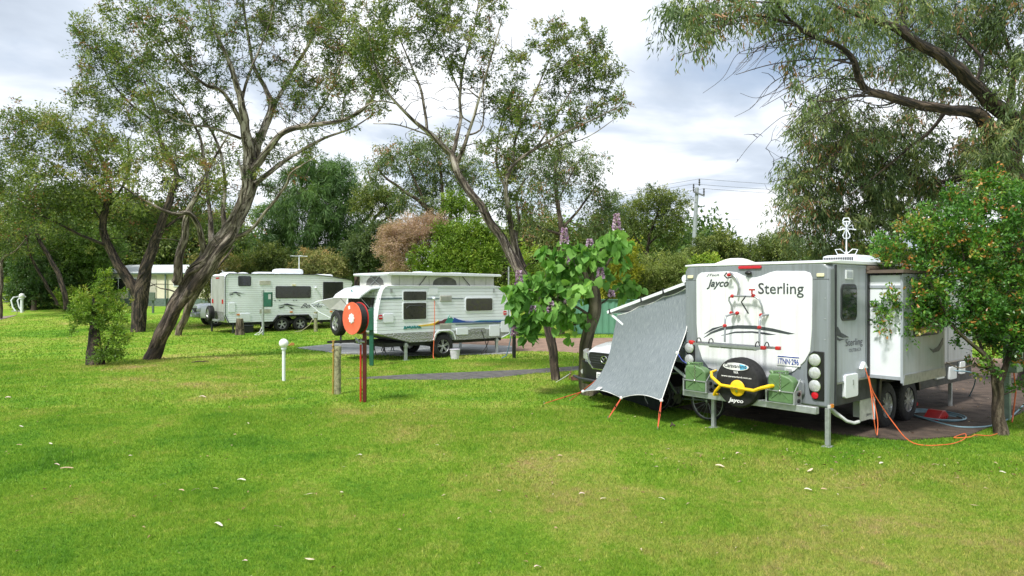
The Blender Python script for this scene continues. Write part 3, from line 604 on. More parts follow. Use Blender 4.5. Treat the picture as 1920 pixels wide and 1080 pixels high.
# bike rack
rk = MB().tube([(-.08, 1.58, 2.545), (-.11, 1.53, 2.53), (-.12, 1.45, 2.46), (-.12, 1.40, 2.36), (-.11, 1.41, 2.26), (-.11, 1.43, 2.17)], .014, 10)
rk.tube([(-.13, 1.50, 1.88), (-.15, 1.50, 2.0), (-.16, 1.55, 2.10), (-.16, 1.545, 2.15), (-.16, 1.49, 2.17), (-.16, 1.25, 2.17), (-.16, 1.09, 2.165), (-.16, 1.02, 2.12), (-.15, .98, 2.02), (-.13, .97, 1.88)], .014, 10)
for yy, y2 in ((1.50, 1.53), (.97, .93)): rk.tube([(-.06, yy-.05, 1.89), (-.16, yy, 1.88), (-.26, y2+.01, 1.85), (-.30, y2, 1.80), (-.31, y2, 1.44)], .016, 10)
rko = rk.build('bike_rack', alu, st, smooth=True)
for xx, y0, y1, zz in ((-.30, .62, 2.16, 1.405), (-.42, .80, 2.05, 1.395)): MB().prism([(xx-.028, zz-.02), (xx-.028, zz+.015), (xx-.02, zz+.015), (xx-.02, zz-.008), (xx+.02, zz-.008), (xx+.02, zz+.015), (xx+.028, zz+.015), (xx+.028, zz-.02)], 'y', y0, y1).build('bike_rail', alu, rko)
MB().bar((-.27, 1.53, 1.38), (-.45, 1.53, 1.37), .03, .03).bar((-.27, .93, 1.38), (-.45, .93, 1.37), .03, .03).bar((-.36, .95, 1.36), (-.36, 1.78, 1.36), .02, .03).build('rail_support', alu, rko)
for p in ((-.16, 1.49, 2.17), (-.16, 1.12, 2.18), (-.14, 1.52, 1.90), (-.13, 1.42, 1.90), (-.14, 1.0, 1.88), (-.31, 1.53, 1.70), (-.31, .93, 1.70), (-.15, 1.56, 2.51)):
    MB().ball(p, .03, 6, (1, 1.1, 1)).cyl((p[0]-.03, p[1], p[2]), (p[0]+.03, p[1], p[2]), .02).build('clamp_knob', red, rko, smooth=True)
MB().cyl((-.2, 1.12, 2.2), (-.2, 1.12, 2.27), .012).box(-.22, -.18, 1.08, 1.16, 2.26, 2.285).build('clamp_knob', red, rko)
for xx, ys_ in ((-.30, (2.17, .63)), (-.42, (2.06, .80))):
    for yy in ys_: MB().box(xx-.032, xx+.032, yy-.035, yy+.035, 1.375, 1.43).build('end_cap', red, rko, bevel=.01)
MB().tube([(-.17, 1.25, 2.17), (-.22, 1.24, 2.14), (-.22, 1.29, 2.08), (-.2, 1.25, 2.0), (-.2, 1.18, 1.9)], .011, 6).build('strap', blackp, rko, smooth=True); MB().tube([(-.13, 1.61, 2.55), (-.15, 1.64, 2.50), (-.17, 1.58, 2.46), (-.17, 1.5, 2.47)], .012, 6).build('strap', blackp, rko, smooth=True)
for yy in (1.98, 1.75, .93, .78):
    MB().tube([(-.36+.06*math.cos(a), yy, 1.42+.065*math.sin(a)) for a in [PI*i/8-.3 for i in range(11)]], .009, 6).build('wheel_strap', blackp, rko, smooth=True)
# roof gear
MB().loft([[(x, y, z) for x, y in rrect(.55, 1.1, 1.75, 2.32, .06)] for z in (2.70, 2.73)]+[[(x, y, 2.80) for x, y in rrect(.68, .97, 1.88, 2.19, .05)]]+[[(x, y, 2.82) for x, y in rrect(.74, .91, 1.94, 2.13, .04)]]).build('roof_hatch', mat('hatch_plastic', (.78, .77, .68), .4, var=.03), st, smooth=True)
ac = MB().loft([[(x, y, 2.69) for x, y in rrect(2.70, 3.80, .80, 1.44, .06)], [(x, y, 2.88) for x, y in rrect(2.71, 3.76, .81, 1.43, .06)], [(x, y, 2.905) for x, y in rrect(2.77, 3.66, .86, 1.38, .05)]]).build('air_conditioner', white, st, smooth=True)
gs = MB(); [gs.box(2.69, 2.72, .86+k*.032, .876+k*.032, 2.735, 2.86) for k in range(17)]; gs.build('grille', dgrey, ac)
ax0, ay0, az0 = 3.15, 1.18, 3.42
an = MB().cyl((ax0, ay0, 2.9), (ax0, ay0, az0+.14), .012).cyl((ax0, ay0, 2.9), (ax0, ay0, 2.98), .03)
def bow(c, w_, h_, tilt): return [(c[0]+math.cos(tilt)*u, c[1]+math.sin(tilt)*u, c[2]+v) for u, v in ((0, 0), (w_, h_), (w_*.6, h_*1.35), (-w_*.6, h_*1.35), (-w_, h_))]
for zc, hh in ((az0, .14), (az0, -.14), (az0+.03, .07)):
    for tl in (-.2, 1.0): an.tube(bow((ax0, ay0, zc), .11, hh, tl), .008, 6, closed=True)
for a in range(6): an.tube([(ax0, ay0, az0), (ax0+.16*math.cos(a*PI/3), ay0+.16*math.sin(a*PI/3), az0+.05*math.sin(a*2)), (ax0+.16*math.cos(a*PI/3+.25), ay0+.16*math.sin(a*PI/3+.25), az0-.03)], .008, 6, closed=True)
for s_ in (-1, 1): an.tube([(ax0, ay0, 2.93), (ax0+.08*s_, ay0-.08*s_, 3.03), (ax0+.15*s_, ay0-.14*s_, 3.02), (ax0+.12*s_, ay0-.11*s_, 2.93)], .010, 6, closed=True)
an.build('television_antenna', white, st, smooth=True)
for x in (1.18, 3.10, 4.72): MB().box(x, x+.012, -.004, .0, .92, 2.60).build('panel_seam', dgrey, st)
for yy0, yy1 in ((-.012, .225), (2.245, 2.472)): MB().box(-.0515, -.049, yy0, yy1, 2.425, 2.432).build('panel_seam', dgrey, st)
rv = MB(); [rv.ball((-.051, yy, zz), .008, 4) for yy in (.045, 2.42) for zz in (1.55, 1.85, 2.15)]; rv.build('rivet_row', galv, st)
MB().loft([[(x, y, 2.69) for x, y in rrect(1.5, 2.1, .5, 1.3, .1)], [(x, y, 2.75) for x, y in rrect(1.6, 2.0, .6, 1.2, .1)]]).build('roof_hatch', white, st, smooth=True)
# right side wall
window(st, (.33, .86, 1.81, 2.36), -.012, r=.09, fr=.03)
v = MB().prism(rrect(.49, .72, 2.43, 2.57, .01), 'y', -.014, .01).build('vent', white, st); g_ = MB()
for k in range(7): g_.box(.51+k*.028, .525+k*.028, -.018, -.013, 2.45, 2.55)
g_.build('vent_slat', silver, v)
for pts in ([(.08, 1.74), (.24, 1.73), (.34, 1.64), (.60, 1.56), (.40, 1.56), (.22, 1.60)], [(.07, 1.615), (.16, 1.60), (.28, 1.555), (.46, 1.54), (.30, 1.52), (.14, 1.56)]): MB().prism(pts, 'y', -.008, .01).build('stripe', dkink, st)
text('Sterling', (.49, -.003, 1.395), (1, 0, 0), up, .57, .14, dkink, st, bold=.004); text('OUTBACK', (.60, -.003, 1.335), (1, 0, 0), up, .42, .05, dkink, st, bold=.004)
h_ = MB().prism(rrect(.43, .86, .655, 1.005, .04), 'y', -.03, .03).build('service_hatch', white, st, bevel=.008); MB().box(.66, .69, -.04, -.03, .84, .92).build('latch', galv, h_)
MB().prism([(.92, 1.06), (1.14, 1.06), (1.03, 1.17)], 'y', -.06, .0).build('cable_flap', white, st, bevel=.01)
# slide-out room
so_ = MB().box(1.30, 2.98, -.48, .02, .90, 2.50).build('slide_out', white2, st, bevel=.01)
MB().prism([(1.28, .84), (3.02, .84), (3.02, 2.52), (1.28, 2.52)], 'y', -.50, -.482).build('outer_panel', silver, so_, bevel=.008)
MB().prism([(1.27, .83), (3.03, .83), (2.99, .98), (1.31, .98)], 'y', -.515, -.502).build('lower_trim', alu, so_)
MB().box(1.285, 1.30, -.5, -.02, .90, .95).box(1.285, 1.30, -.5, -.02, 2.30, 2.34).box(1.27, 1.3, -.505, -.47, .86, 2.5).build('edge_trim', silver, so_)
MB().box(1.24, 1.298, -.02, .0, .9, 2.6).box(2.99, 3.05, -.02, 0, .9, 2.6).build('seal', blackp, so_)
MB().box(1.2, 3.1, -.54, .02, 2.53, 2.58).cyl((1.2, -.0, 2.6), (3.1, -.0, 2.6), .05).build('slide_awning', mat('brown_awning', (.12, .09, .07), .7), so_)
window(so_, (1.67, 2.74, 1.54, 2.2), -.512, r=.08)
MB().prism([(2.34, 1.33), (2.50, 1.30), (2.72, 1.34), (2.93, 1.47), (2.93, 1.37), (2.74, 1.26), (2.50, 1.25)], 'y', -.506, -.495).build('stripe', dkink, so_)
window(st, (3.5, 4.6, 1.6, 2.2), -.012, r=.08)
for x0, x1, z0, z1 in ((4.1, 4.5, .62, .85), (4.78, 5.14, .56, .80), (5.35, 5.62, .62, .86)): MB().prism(rrect(x0, x1, z0, z1, .02), 'y', -.02, .03).build('service_hatch', white, st, bevel=.005)
# running gear
for xx in (2.04, 2.93): 
    wheel(st, (xx, .13, .375), (0, -1, 0), .375, .24, .56, 7, name='wheel'); wheel(st, (xx, 2.33, .375), (0, 1, 0), .375, .24, .56, 7, name='wheel')
MB().prism([(1.62, .5), (1.66, .88), (3.32, .88), (3.36, .5), (3.28, .5), (3.25, .80), (1.74, .80), (1.71, .5)], 'y', -.02, .05).build('wheel_arch', blackp, st, bevel=.01)
mf = MB().box(1.56, 1.575, .02, .36, .2, .56).build('mudflap', white, st)
MB().box(1.10, 1.56, .05, .06, .22, .56).build('splash_panel', mat('pale_panel', (.5, .52, .45), .6), st); text('Jayco', (1.3, .048, .27), (1, 0, 0), up, .2, .06, dkink, st, shear=.3, bold=.01)
for (x_, y_) in ((-.02, .02), (-.12, 1.86), (5.1, .08), (5.1, 2.3)):
    b = MB().box(x_-.03, x_+.03, y_-.03, y_+.03, .02, .56); b.box(x_-.022, x_+.022, y_-.022, y_+.022, .0, .3); b.box(x_-.08, x_+.08, y_-.06, y_+.06, 0, .015)
    b.build('stabiliser_leg', galv, st, bevel=.003)
MB().tube([(.15, .15, .6), (.3, .05, .45), (.42, -.05, .33), (.5, -.12, .30), (.62, -.14, .31)], .025, 8).tube([(.25, .2, .55), (.4, .1, .4), (.5, .0, .33)], .02, 8).box(-.05, .06, -.03, .01, .565, .61).build('drain_pipe', mat('grey_pipe', (.5, .52, .5), .5), st, smooth=True)
MB().box(-.03, .05, -.035, -.02, .57, .62).build('side_marker', amber, st)
# awning on the far side of the van
aw = MB().cyl((.05, 2.55, 2.46), (5.6, 2.55, 2.46), .07).build('awning_case', white, st, smooth=True)
MB().prism([(2.52, 2.41), (4.28, 1.86), (4.28, 1.845), (2.52, 2.395)], 'x', .02, 4.6).build('awning_canopy', mat('awning_vinyl', (.55, .55, .53), .7), aw)
MB().cyl((0, 4.28, 1.84), (4.7, 4.28, 1.84), .035).build('awning_roller', white, aw, smooth=True)
for xx in (-.01, 4.6): MB().bar((xx, 2.52, 2.37), (xx, 4.30, 1.83), .035, .05).build('awning_arm', white, aw)
for xx in (.02, 4.6): MB().bar((xx, 2.5, .75), (xx, 4.28, 1.82), .025, .04).build('awning_strut', white, aw)
cl = MB(); [cl.bar((-.03, yy, 2.375-(yy-2.55)*.31), (.01, yy+.06, 2.355-(yy-2.55)*.31), .03, .09) for yy in (2.95, 3.45, 4.22)]; cl.build('awning_clip', blackp, aw)

# jerry cans in bumper brackets
def jerry(y0, label):
    j = thing('jerry_can', label, 'jerry can', sl(-.31, y0, .605), SA, 'jerry cans on the rear bumper')
    b = MB(); pr = [(-.20, .0), (.20, .0), (.20, .38), (.17, .42), (.02, .43), (-.14, .385), (-.20, .33)]
    b.prism(pr, 'x', -.085, .085); o = b.build('body', olive, j, bevel=.025, seg=3)
    x = MB()
    for a, c_ in (((-.14, .06), (.02, .2)), ((.14, .06), (-.02, .2)), ((-.14, .33), (.02, .2)), ((.14, .36), (-.02, .2))): x.bar((-.088, a[0], a[1]), (-.088, c_[0], c_[1]), .012, .012)
    x.build('embossing', olive, o)
    MB().tube([(0, .12, .42), (0, .12, .455), (0, -.05, .46), (0, -.05, .42)], .012, 6).tube([(.05, .12, .42), (.05, .12, .455), (.05, -.05, .46), (.05, -.05, .42)], .012, 6).tube([(-.05, .12, .42), (-.05, .12, .455), (-.05, -.05, .46), (-.05, -.05, .42)], .012, 6).build('handle', olive, j, smooth=True)
    MB().cyl((0, .14, .40), (0, .2, .45), .03).build('cap', olive, j, smooth=True)
    MB().box(-.10, -.09, -.22, .22, .17, .185).box(-.10, -.09, -.22, -.205, .0, .18).box(-.10, -.09, .205, .22, 0, .18).box(-.1, .1, -.23, -.222, 0, .20).bar((-.1, -.225, .18), (.08, -.225, .36), .01, .015).box(-.1, .1, .222, .23, 0, .20).box(-.11, .1, -.23, .23, -.0, .006).build('bracket', galv, j)
    c = MB()
    for i in range(11):
        z0 = .19+i*.024; c.tube([(-.10+(.004 if i % 2 else 0), .0+.011*math.cos(a)*(1 if i % 2 else .35), z0+.016*math.sin(a)) for a in [PI*q/4 for q in range(8)]], .0035, 5, closed=True)
    c.ball((-.105, 0, .18), .02, 5).build('chain', chrome, j, smooth=True)
    for s_ in (.05, .15): MB().lathe([(.03, 0), (.03, .02), (.016, .02)], (.0, -.232, s_), (0, -1, 0), 10).build('knob', blackp, j)
    return j
jerry(.545, 'green jerry can at the number plate end of the bumper'); jerry(2.03, 'green jerry can between the yellow wheel clamp and the shade cloth')
# yellow wheel clamp
wc = thing('wheel_clamp', 'yellow steel wheel clamp locked over the spare wheel cover', 'wheel clamp', sl(-.47, 1.2, .76), SA)
MB().lathe([(.125, 0), (.125, .012), (.115, .02), (.02, .03)], (.0, 0, 0), (-1, 0, 0), 30).build('disc', yellow, wc, smooth=True)
MB().tube([(.12, .46, .22), (-.0, .47, .20), (-.03, .44, .13), (-.04, .27, .02), (-.045, .0, .01), (-.045, -.30, .0), (-.04, -.40, .045), (0, -.52, .085), (.12, -.55, .09)], [.018, .024, .026, .026, .026, .026, .026, .03, .026], 8).tube([(-.04, .27, .02), (-.02, .38, -.09), (.0, .42, -.15), (.12, .43, -.16)], .024, 8).build('arm', yellow, wc, smooth=True)
text('CAMEC', (-.074, .07, -.003), xd, up, .12, .02, dkink, wc, bold=.02)
MB().lathe([(.02, 0), (.02, .02)], (-.02, 0, -.045), (-1, 0, 0), 10).build('lock', chrome, wc)

# shade cloth with its guy ropes
def clothmat():
    m = bpy.data.materials.new('shade_cloth'); m.use_nodes = True; nt = m.node_tree; b = nt.nodes['Principled BSDF']; b.inputs['Roughness'].default_value = .8
    a = N(nt, 'ShaderNodeUVMap'); mp = N(nt, 'ShaderNodeMapping', inp={'Scale': (120, 6, 1)}); L(nt, a.outputs[0], mp.inputs[0]); n = noise_n(nt, mp.outputs[0], 1.2, 6, .75)
    r = ramp_n(nt, n.outputs[0], [(.36, (.15, .18, .205)), (.5, (.225, .26, .285)), (.66, (.38, .42, .44))]); L(nt, r.outputs[0], b.inputs['Base Color'])
    tr = N(nt, 'ShaderNodeBsdfTranslucent'); L(nt, r.outputs[0], tr.inputs[0]); x = N(nt, 'ShaderNodeMixShader', inp={0: .25}); L(nt, b.outputs[0], x.inputs[1]); L(nt, tr.outputs[0], x.inputs[2]); L(nt, x.outputs[0], nt.nodes['Material Output'].inputs[0])
    return m
TR = at(1291, 538, 11.85); TL = at(1157, 591, 13.02)
BLc, BMc, BRc = at(1093, 734, 13.15), at(1165, 746, 12.25), at(1240, 751, 11.4); MR = at(1270, 662, 11.62)
base = gp(1190, 760); sc_ = thing('shade_cloth', 'grey woven shade cloth pegged down beside the grey and white caravan', 'shade cloth', base)
nu, nv = 36, 28; V = []; UV = []
def lerp(a, b, t): return a+(b-a)*t
LE = smooth_path([(TL, 0), (at(1150, 632, 13.1), .28), (at(1144, 673, 13.1), .56), (at(1128, 706, 13.12), .8), (BLc, 1)], 6)
RE = smooth_path([(TR, 0), (at(1290, 602, 11.75), .3), (at(1285, 625, 11.7), .42), (MR, .58), (at(1258, 700, 11.5), .8), (BRc, 1)], 6)
def edge(E_, t):
    for (p, a), (q, b) in zip(E_, E_[1:]):
        if t <= b: return p.lerp(q, (t-a)/max(1e-6, b-a))
    return E_[-1][0]
for j in range(nv+1):
    t = j/nv
    Lp = edge(LE, t); Rp = edge(RE, t)
    for i in range(nu+1):
        u = i/nu; p = lerp(Lp, Rp, u)
        # bottom hem hangs between its three pegs
        if u < .5: hb = lerp(BLc, BMc, u/.5); sag = math.sin(PI*u/.5)
        else: hb = lerp(BMc, BRc, (u-.5)/.5); sag = math.sin(PI*(u-.5)/.5)
        hb = hb+Vector((0, 0, .075*sag)); w_ = t**3
        lin = lerp(Lp, Rp, u); q = lin*(1-w_)+hb*w_
        q = q+Vector((-.03, -.035, 0))*math.sin(PI*u)*math.sin(PI*t)*1.0+Vector((0, .05, 0))*math.sin(u*21+t*3)*.16*(1-t*.4)
        q.z -= .03*abs(math.sin(PI*u*3))*(1-t)**6
        V.append(q-base); UV.append((u*1.9, t*2.1))
me = bpy.data.meshes.new('cloth'); fs = [(j*(nu+1)+i, j*(nu+1)+i+1, (j+1)*(nu+1)+i+1, (j+1)*(nu+1)+i) for j in range(nv) for i in range(nu)]
me.from_pydata([tuple(v) for v in V], [], fs); uvl = me.uv_layers.new(name='UVMap')
uvl.data.foreach_set('uv', np.array([UV[i] for f in fs for i in f], dtype=np.float32).ravel()); me.polygons.foreach_set('use_smooth', [True]*len(fs)); me.materials.append(clothmat())
o = bpy.data.objects.new('cloth', me); COL.objects.link(o); o.parent = sc_
hem = MB(); hem.tube([V[j*(nu+1)+nu] for j in range(nv+1)], .008, 5); hem.tube([V[nv*(nu+1)+i] for i in range(nu+1)], .006, 5); hem.tube([V[i] for i in range(nu+1)], .007, 5)
for p in (BLc, BMc, BRc, MR): hem.ball(tuple(p-base), .032, 5, (1, .5, 1))
hem.build('hem', whink, sc_, smooth=True)
lp = V[24*(nu+1)+6]; lq = V[24*(nu+1)+8]; lr = V[26*(nu+1)+6]; ls = V[26*(nu+1)+8]; off = Vector((-.02, -.07, .01))
MB().add([lp+off, lq+off, ls+off, lr+off], [(0, 1, 2, 3)]).build('care_label', whink, sc_)
orope = mat('orange_rope', (.62, .10, .04), .7)
for a, b_ in ((BLc, gp(1020, 757)), (BMc, gp(1140, 785)), (BRc, gp(1233, 806)), (at(1167, 675, 12.75), gp(1068, 752))):
    A = a-base; Bq = b_-base; m_ = lerp(A, Bq, .45); s_ = Vector((.012, 0, 0))
    r_ = MB().tube([A, m_+s_, Bq], .006, 5).tube([A, m_-s_, Bq], .006, 5).build('guy_rope', orope, sc_)
    MB().bar(m_-Vector((0, 0, .02)), m_+Vector((0, 0, .03)), .02, .02).build('slider', blackp, r_); MB().tube([Bq+Vector((0, 0, .05)), Bq-Vector((0, 0, .1))], .006, 5).build('peg', galv, r_)
MB().tube([MR-base, lerp(MR, sl(-.3, 2.25, 1.0), .5)-base-Vector((0, 0, .02)), sl(-.32, 2.2, 1.02)-base], .006, 5).build('guy_rope', mat('blue_rope', (.08, .12, .5), .7), sc_, label='blue guy rope')
# dark lower windbreak behind it
wb = MB(); q0, q1 = gp(1142, 752)+Vector((0, .9, 0)), sl(.2, 3.2)
d_ = (q1-q0); n_ = 12
wb.v = [tuple(q0+d_*(i/n_)+Vector((0, .03*math.sin(i*2), zz_))) for zz_ in (.05, .55) for i in range(n_+1)]; wb.f = [(i, i+1, i+n_+2, i+n_+1) for i in range(n_)]
o = wb.build('windbreak', mat('dark_green_cloth', (.018, .03, .03), .9), smooth=True); m_ = o.modifiers.new('thickness', 'SOLIDIFY'); m_.thickness = .01
tag(o, 'dark low windbreak cloth behind the grey shade cloth', 'windbreak')
# pale tie rope and orange peg between flower tree and cloth
t = thing('tent_peg', 'brown wooden peg standing in the grass by the flowering tree', 'peg', gp(1066, 712), 0); MB().cyl((0, 0, -.05), (.06, 0, .2), .014).ball((.06, 0, .2), .02, 5).build('shaft', mat('peg_wood', (.25, .12, .06), .7), t)
MB().tube([(.05, 0, .16), (-.1, -.2, .1), (-.36, -.5, .0)], .006, 5).build('cord', whink, t)
t = MB().tube([sl(-.6, 4.6, 1.0), lerp(sl(-.6, 4.6, 1.0), gp(1066, 712), .5), gp(1066, 712)+Vector((0, 0, .1))], .005, 5).build('tie_rope', mat('pale_rope', (.5, .48, .4), .8)); tag(t, 'thin pale rope slanting past the flowering tree', 'rope')

# bicycle leaning beside the van
def bicycle():
    a = Vector((2.70, 12.75, 0)); c = Vector((3.40, 11.86, 0)); d = (c-a).normalized(); t = thing('bicycle', 'dark green bicycle leaning behind the shade cloth and bumper', 'bicycle', a, math.atan2(d.y, d.x))
    fr = mat('bike_green', (.10, .14, .08), .4, .2); wbs = (c-a).length
    for x_ in (0, wbs):
        tq = [(x_+.33*math.cos(k*PI/14), 0, .34+.33*math.sin(k*PI/14)) for k in range(28)]
        w_ = MB().tube(tq, .021, 8, closed=True).build('wheel', black, t, smooth=True)
        MB().tube([(x_+.305*math.cos(k*PI/14), 0, .34+.305*math.sin(k*PI/14)) for k in range(28)], .010, 6, closed=True).build('rim', alu, w_)
        s_ = MB(); [s_.tube([(x_+.02*math.cos(k), .02*(-1)**k, .34), (x_+.30*math.cos(k*PI/10), 0, .34+.30*math.sin(k*PI/10))], .002, 3) for k in range(20)]; s_.cyl((x_, -.04, .34), (x_, .04, .34), .022).build('spokes', alu, w_)
    bb = (wbs*.46, 0, .30); hd = (.12, 0, .80); se = (wbs*.60, 0, .78)
    f = MB(); [f.tube([p, q], r_, 8) for p, q, r_ in ((hd, bb, .02), ((.15, 0, .72), se, .017), (se, bb, .017), (bb, (wbs, .03, .34), .011), (bb, (wbs, -.03, .34), .011), (se, (wbs, .03, .34), .010), (se, (wbs, -.03, .34), .010), ((.16, 0, .66), (.10, 0, .86), .022))]
    f.build('frame', fr, t, smooth=True); MB().tube([(.15, 0, .66), (.06, .05, .55), (0, .05, .34)], .012, 6).tube([(.15, 0, .66), (.06, -.05, .55), (0, -.05, .34)], .012, 6).build('fork', fr, t, smooth=True)
    MB().tube([(.10, -.28, .98), (.08, -.1, .95), (.09, 0, .93), (.08, .1, .95), (.10, .28, .98)], .012, 8).tube([(.09, 0, .93), (.11, 0, .84)], .013, 6).build('handlebar', blackp, t, smooth=True)
    MB().tube([se, (wbs*.62, 0, .92)], .012, 6).ball((wbs*.64, 0, .94), .1, 7, (1.2, .6, .3)).build('saddle', blackp, t, smooth=True)
    MB().cyl((bb[0], -.05, .30), (bb[0], -.04, .30), .09, n=20).bar((bb[0], -.06, .3), (bb[0]-.1, -.06, .17), .02, .015).box(bb[0]-.15, bb[0]-.06, -.13, -.06, .15, .17).bar((bb[0], .06, .3), (bb[0]+.1, .06, .43), .02, .015).box(bb[0]+.06, bb[0]+.15, .06, .13, .42, .44).build('crankset', blackp, t)
bicycle()

# cord, hose and chocks
def trail(pts, r, m, name, label, cat):
    q = smooth_path([(Vector(p), r) for p in pts], 6); o = MB().tube([a for a, b in q], r, 6).build(name, m, None, smooth=True); return tag(o, label, cat)
oc = mat('orange_cable', (.70, .14, .04), .5)
P_ = lambda x, y, z=.03: tuple(sl(x, y, z))
trail([P_(1.02, -.05, 1.1), P_(1.05, -.12, .8), P_(1.0, -.2, .3), P_(1.05, -.22, .06), P_(1.12, -.2, .3), P_(1.1, -.12, .75), P_(1.06, -.1, .95), P_(1.1, -.15, .7), P_(1.3, -.35, .25), (5.85, 9.95, .04), (6.3, 9.9, .03), (6.75, 10.2, .04), (7.0, 10.55, .05), (6.7, 10.35, .03), (6.9, 10.3, .05), (7.1, 10.45, .05), (7.35, 10.5, .03), (7.7, 10.75, .03)], .007, oc, 'extension_cord', 'orange power cord hanging from the caravan flap down to the grass', 'cord')
hb = mat('pale_blue_hose', (.22, .36, .42), .4)
hp = [P_(5.0, -.03, .72), P_(5.05, -.35, .66), tuple(gp(1816, 745)), tuple(gp(1785, 770)), tuple(gp(1725, 774))]
for k in range(26): a = k*.62; hp.append(tuple(gp(1755, 784)+Vector((.34*math.cos(a)*(1+k*.012), .42*math.sin(a)*(1+k*.01), .02+.002*k))))
hp += [tuple(gp(px, py)+Vector((0, 0, .03))) for px, py in ((1760, 796), (1800, 804), (1850, 803), (1885, 792), (1910, 772), (1935, 745))]
trail(hp, .013, hb, 'garden_hose', 'pale blue water hose coiled on the dark asphalt pad', 'hose')
def chock(p, lb):
    t = thing('wheel_chock', lb, 'wheel chock', p, SA, 'red levelling ramps by the caravan wheels'); MB().prism([(-.25, 0), (.25, 0), (.25, .05), (.1, .14), (-.02, .15), (-.1, .10), (-.25, .03)], 'y', -.12, .12).build('ramp', red, t, bevel=.01)
    r_ = MB(); [r_.box(-.2+k*.08, -.17+k*.08, -.13, .13, .0, .05) for k in range(5)]; r_.build('rib', red, t)
chock(sl(3.45, -.22, .025), 'red plastic levelling ramp against the caravan wheel'); chock(sl(4.4, .6, .025), 'red plastic ramp under the caravan beyond its wheels')
# ---------------- white pop-top caravan ----------------
PA = R(38.7); PO = Vector((-4.15, 21.0, 0))
def lf(o, a, x, y, z=0): return Vector((o.x+x*math.cos(a)-y*math.sin(a), o.y+x*math.sin(a)+y*math.cos(a), z))
pt = thing('pop_top_caravan', 'small white pop-top caravan with raised canvas roof and painted mountains', 'caravan', PO, PA)
prof = [(0, .90), (-.01, 1.33), (.06, 1.75), (.13, 2.08), (.19, 2.24), (.27, 2.33), (.38, 2.36), (4.50, 2.36), (4.72, 2.34), (4.86, 2.24), (5.02, 2.0), (5.17, 1.65), (5.26, 1.25), (5.24, .86), (5.17, .68), (4.84, .56), (2.86, .56), (2.80, .72), (2.68, .84), (2.35, .86), (2.18, .80), (2.08, .57), (1.16, .57), (.2, .84)]
MB().prism(prof, 'y', 0, 2.3).build('body', ribw, pt)
for y_ in (-.012, 2.312): MB().tube([(x, y_, z) for x, z in prof[1:16]], .018, 6).build('edge_trim', white2, pt, smooth=True)
MB().prism([(.2, .84), (.02, .885), (2.1, .885), (2.16, .80), (2.08, .57), (1.16, .57)], 'y', -.012, -.001).prism([(2.76, .885), (5.245, .885), (5.235, .83), (5.17, .68), (4.84, .56), (2.86, .56), (2.80, .72)], 'y', -.012, -.001).build('checker_skirt', chk, pt)
MB().box(.3, 4.9, .1, 2.2, .45, .56).bar((-1.1, 1.15, .62), (.4, .7, .6), .05, .07).bar((-1.1, 1.15, .62), (.4, 1.6, .6), .05, .07).cyl((2.42, .1, .37), (2.42, 2.2, .37), .05).build('chassis', under, pt)
# pop-top
MB().box(.52, 4.55, .06, 2.24, 2.34, 2.72).build('canvas_wall', canvas, pt)
MB().prism([(.36, 2.70), (4.76, 2.69), (4.80, 2.735), (4.74, 2.775), (3.2, 2.80), (.6, 2.80), (.36, 2.78), (.33, 2.74)], 'y', -.08, 2.38).build('lifting_roof', white, pt, bevel=.015)
MB().box(2.0, 2.5, .8, 1.3, 2.80, 2.86).box(3.3, 3.7, .8, 1.3, 2.8, 2.84).build('roof_hatch', white, pt, bevel=.02)
def arch(x0, x1, z0, z1, n=9): return [(x1, z0)]+[((x0+x1)/2+(x1-x0)/2*math.cos(PI*i/n), z0+.03+(z1-z0-.03)*math.sin(PI*i/n)**.8) for i in range(n+1)]+[(x0, z0)]
msh = mat('insect_mesh', (.13, .13, .12), .9)
MB().prism(arch(2.05, 2.98, 2.40, 2.665), 'y', .052, .07).build('mesh_window', msh, pt)
mw = MB().prism(arch(.55, 1.75, 2.40, 2.68), 'x', .512, .53).build('mesh_window', msh, pt)
MB().bar((.50, .75, 2.38), (.50, 1.45, 2.70), .02, .02).bar((.49, 1.45, 2.38), (.49, .75, 2.70), .02, .02).build('lift_arm', alu, pt)
for a, b_ in (((1.80, 2.70), (1.50, 2.37)), ((3.2, 2.69), (3.52, 2.36))): MB().bar((a[0], .035, a[1]), (b_[0], .02, b_[1]), .018, .018).build('roof_strap', blackp, pt)
for x in (.8, 1.3, 1.9, 3.1, 3.7, 4.2): MB().box(x, x+.012, .05, .06, 2.37, 2.69).build('canvas_seam', mat('seam', (.4, .4, .37), .8), pt)
# windows
w1 = window(pt, (.88, 1.78, 1.27, 1.86), -.02, m=curtain, frame=white2, r=.06); window(pt, (.88, 1.78, 1.88, 2.22), -.02, m=curtain, frame=white2, r=.06, fr=.03)
MB().tube([(1.0, -.028, 1.66), (1.12, -.028, 1.74), (1.55, -.028, 1.74), (1.68, -.028, 1.66)], .012, 6).build('stay', dgrey, w1)
window(pt, (3.28, 4.46, 1.49, 1.98), -.02, m=curtain, frame=white2, r=.08)
MB().prism(rrect(.2, .56, 1.22, 1.50, .03), 'y', -.025, 0).build('service_hatch', white2, pt, bevel=.006); MB().prism(rrect(2.92, 3.40, .73, .96, .03), 'y', -.03, 0).build('service_hatch', white2, pt, bevel=.006)
MB().prism(rrect(4.30, 4.74, .62, 1.0, .03), 'y', -.03, 0).build('service_hatch', white2, pt, bevel=.006); MB().prism(rrect(4.80, 5.17, .74, 1.14, .03), 'y', -.03, 0).build('service_hatch', white2, pt, bevel=.006)
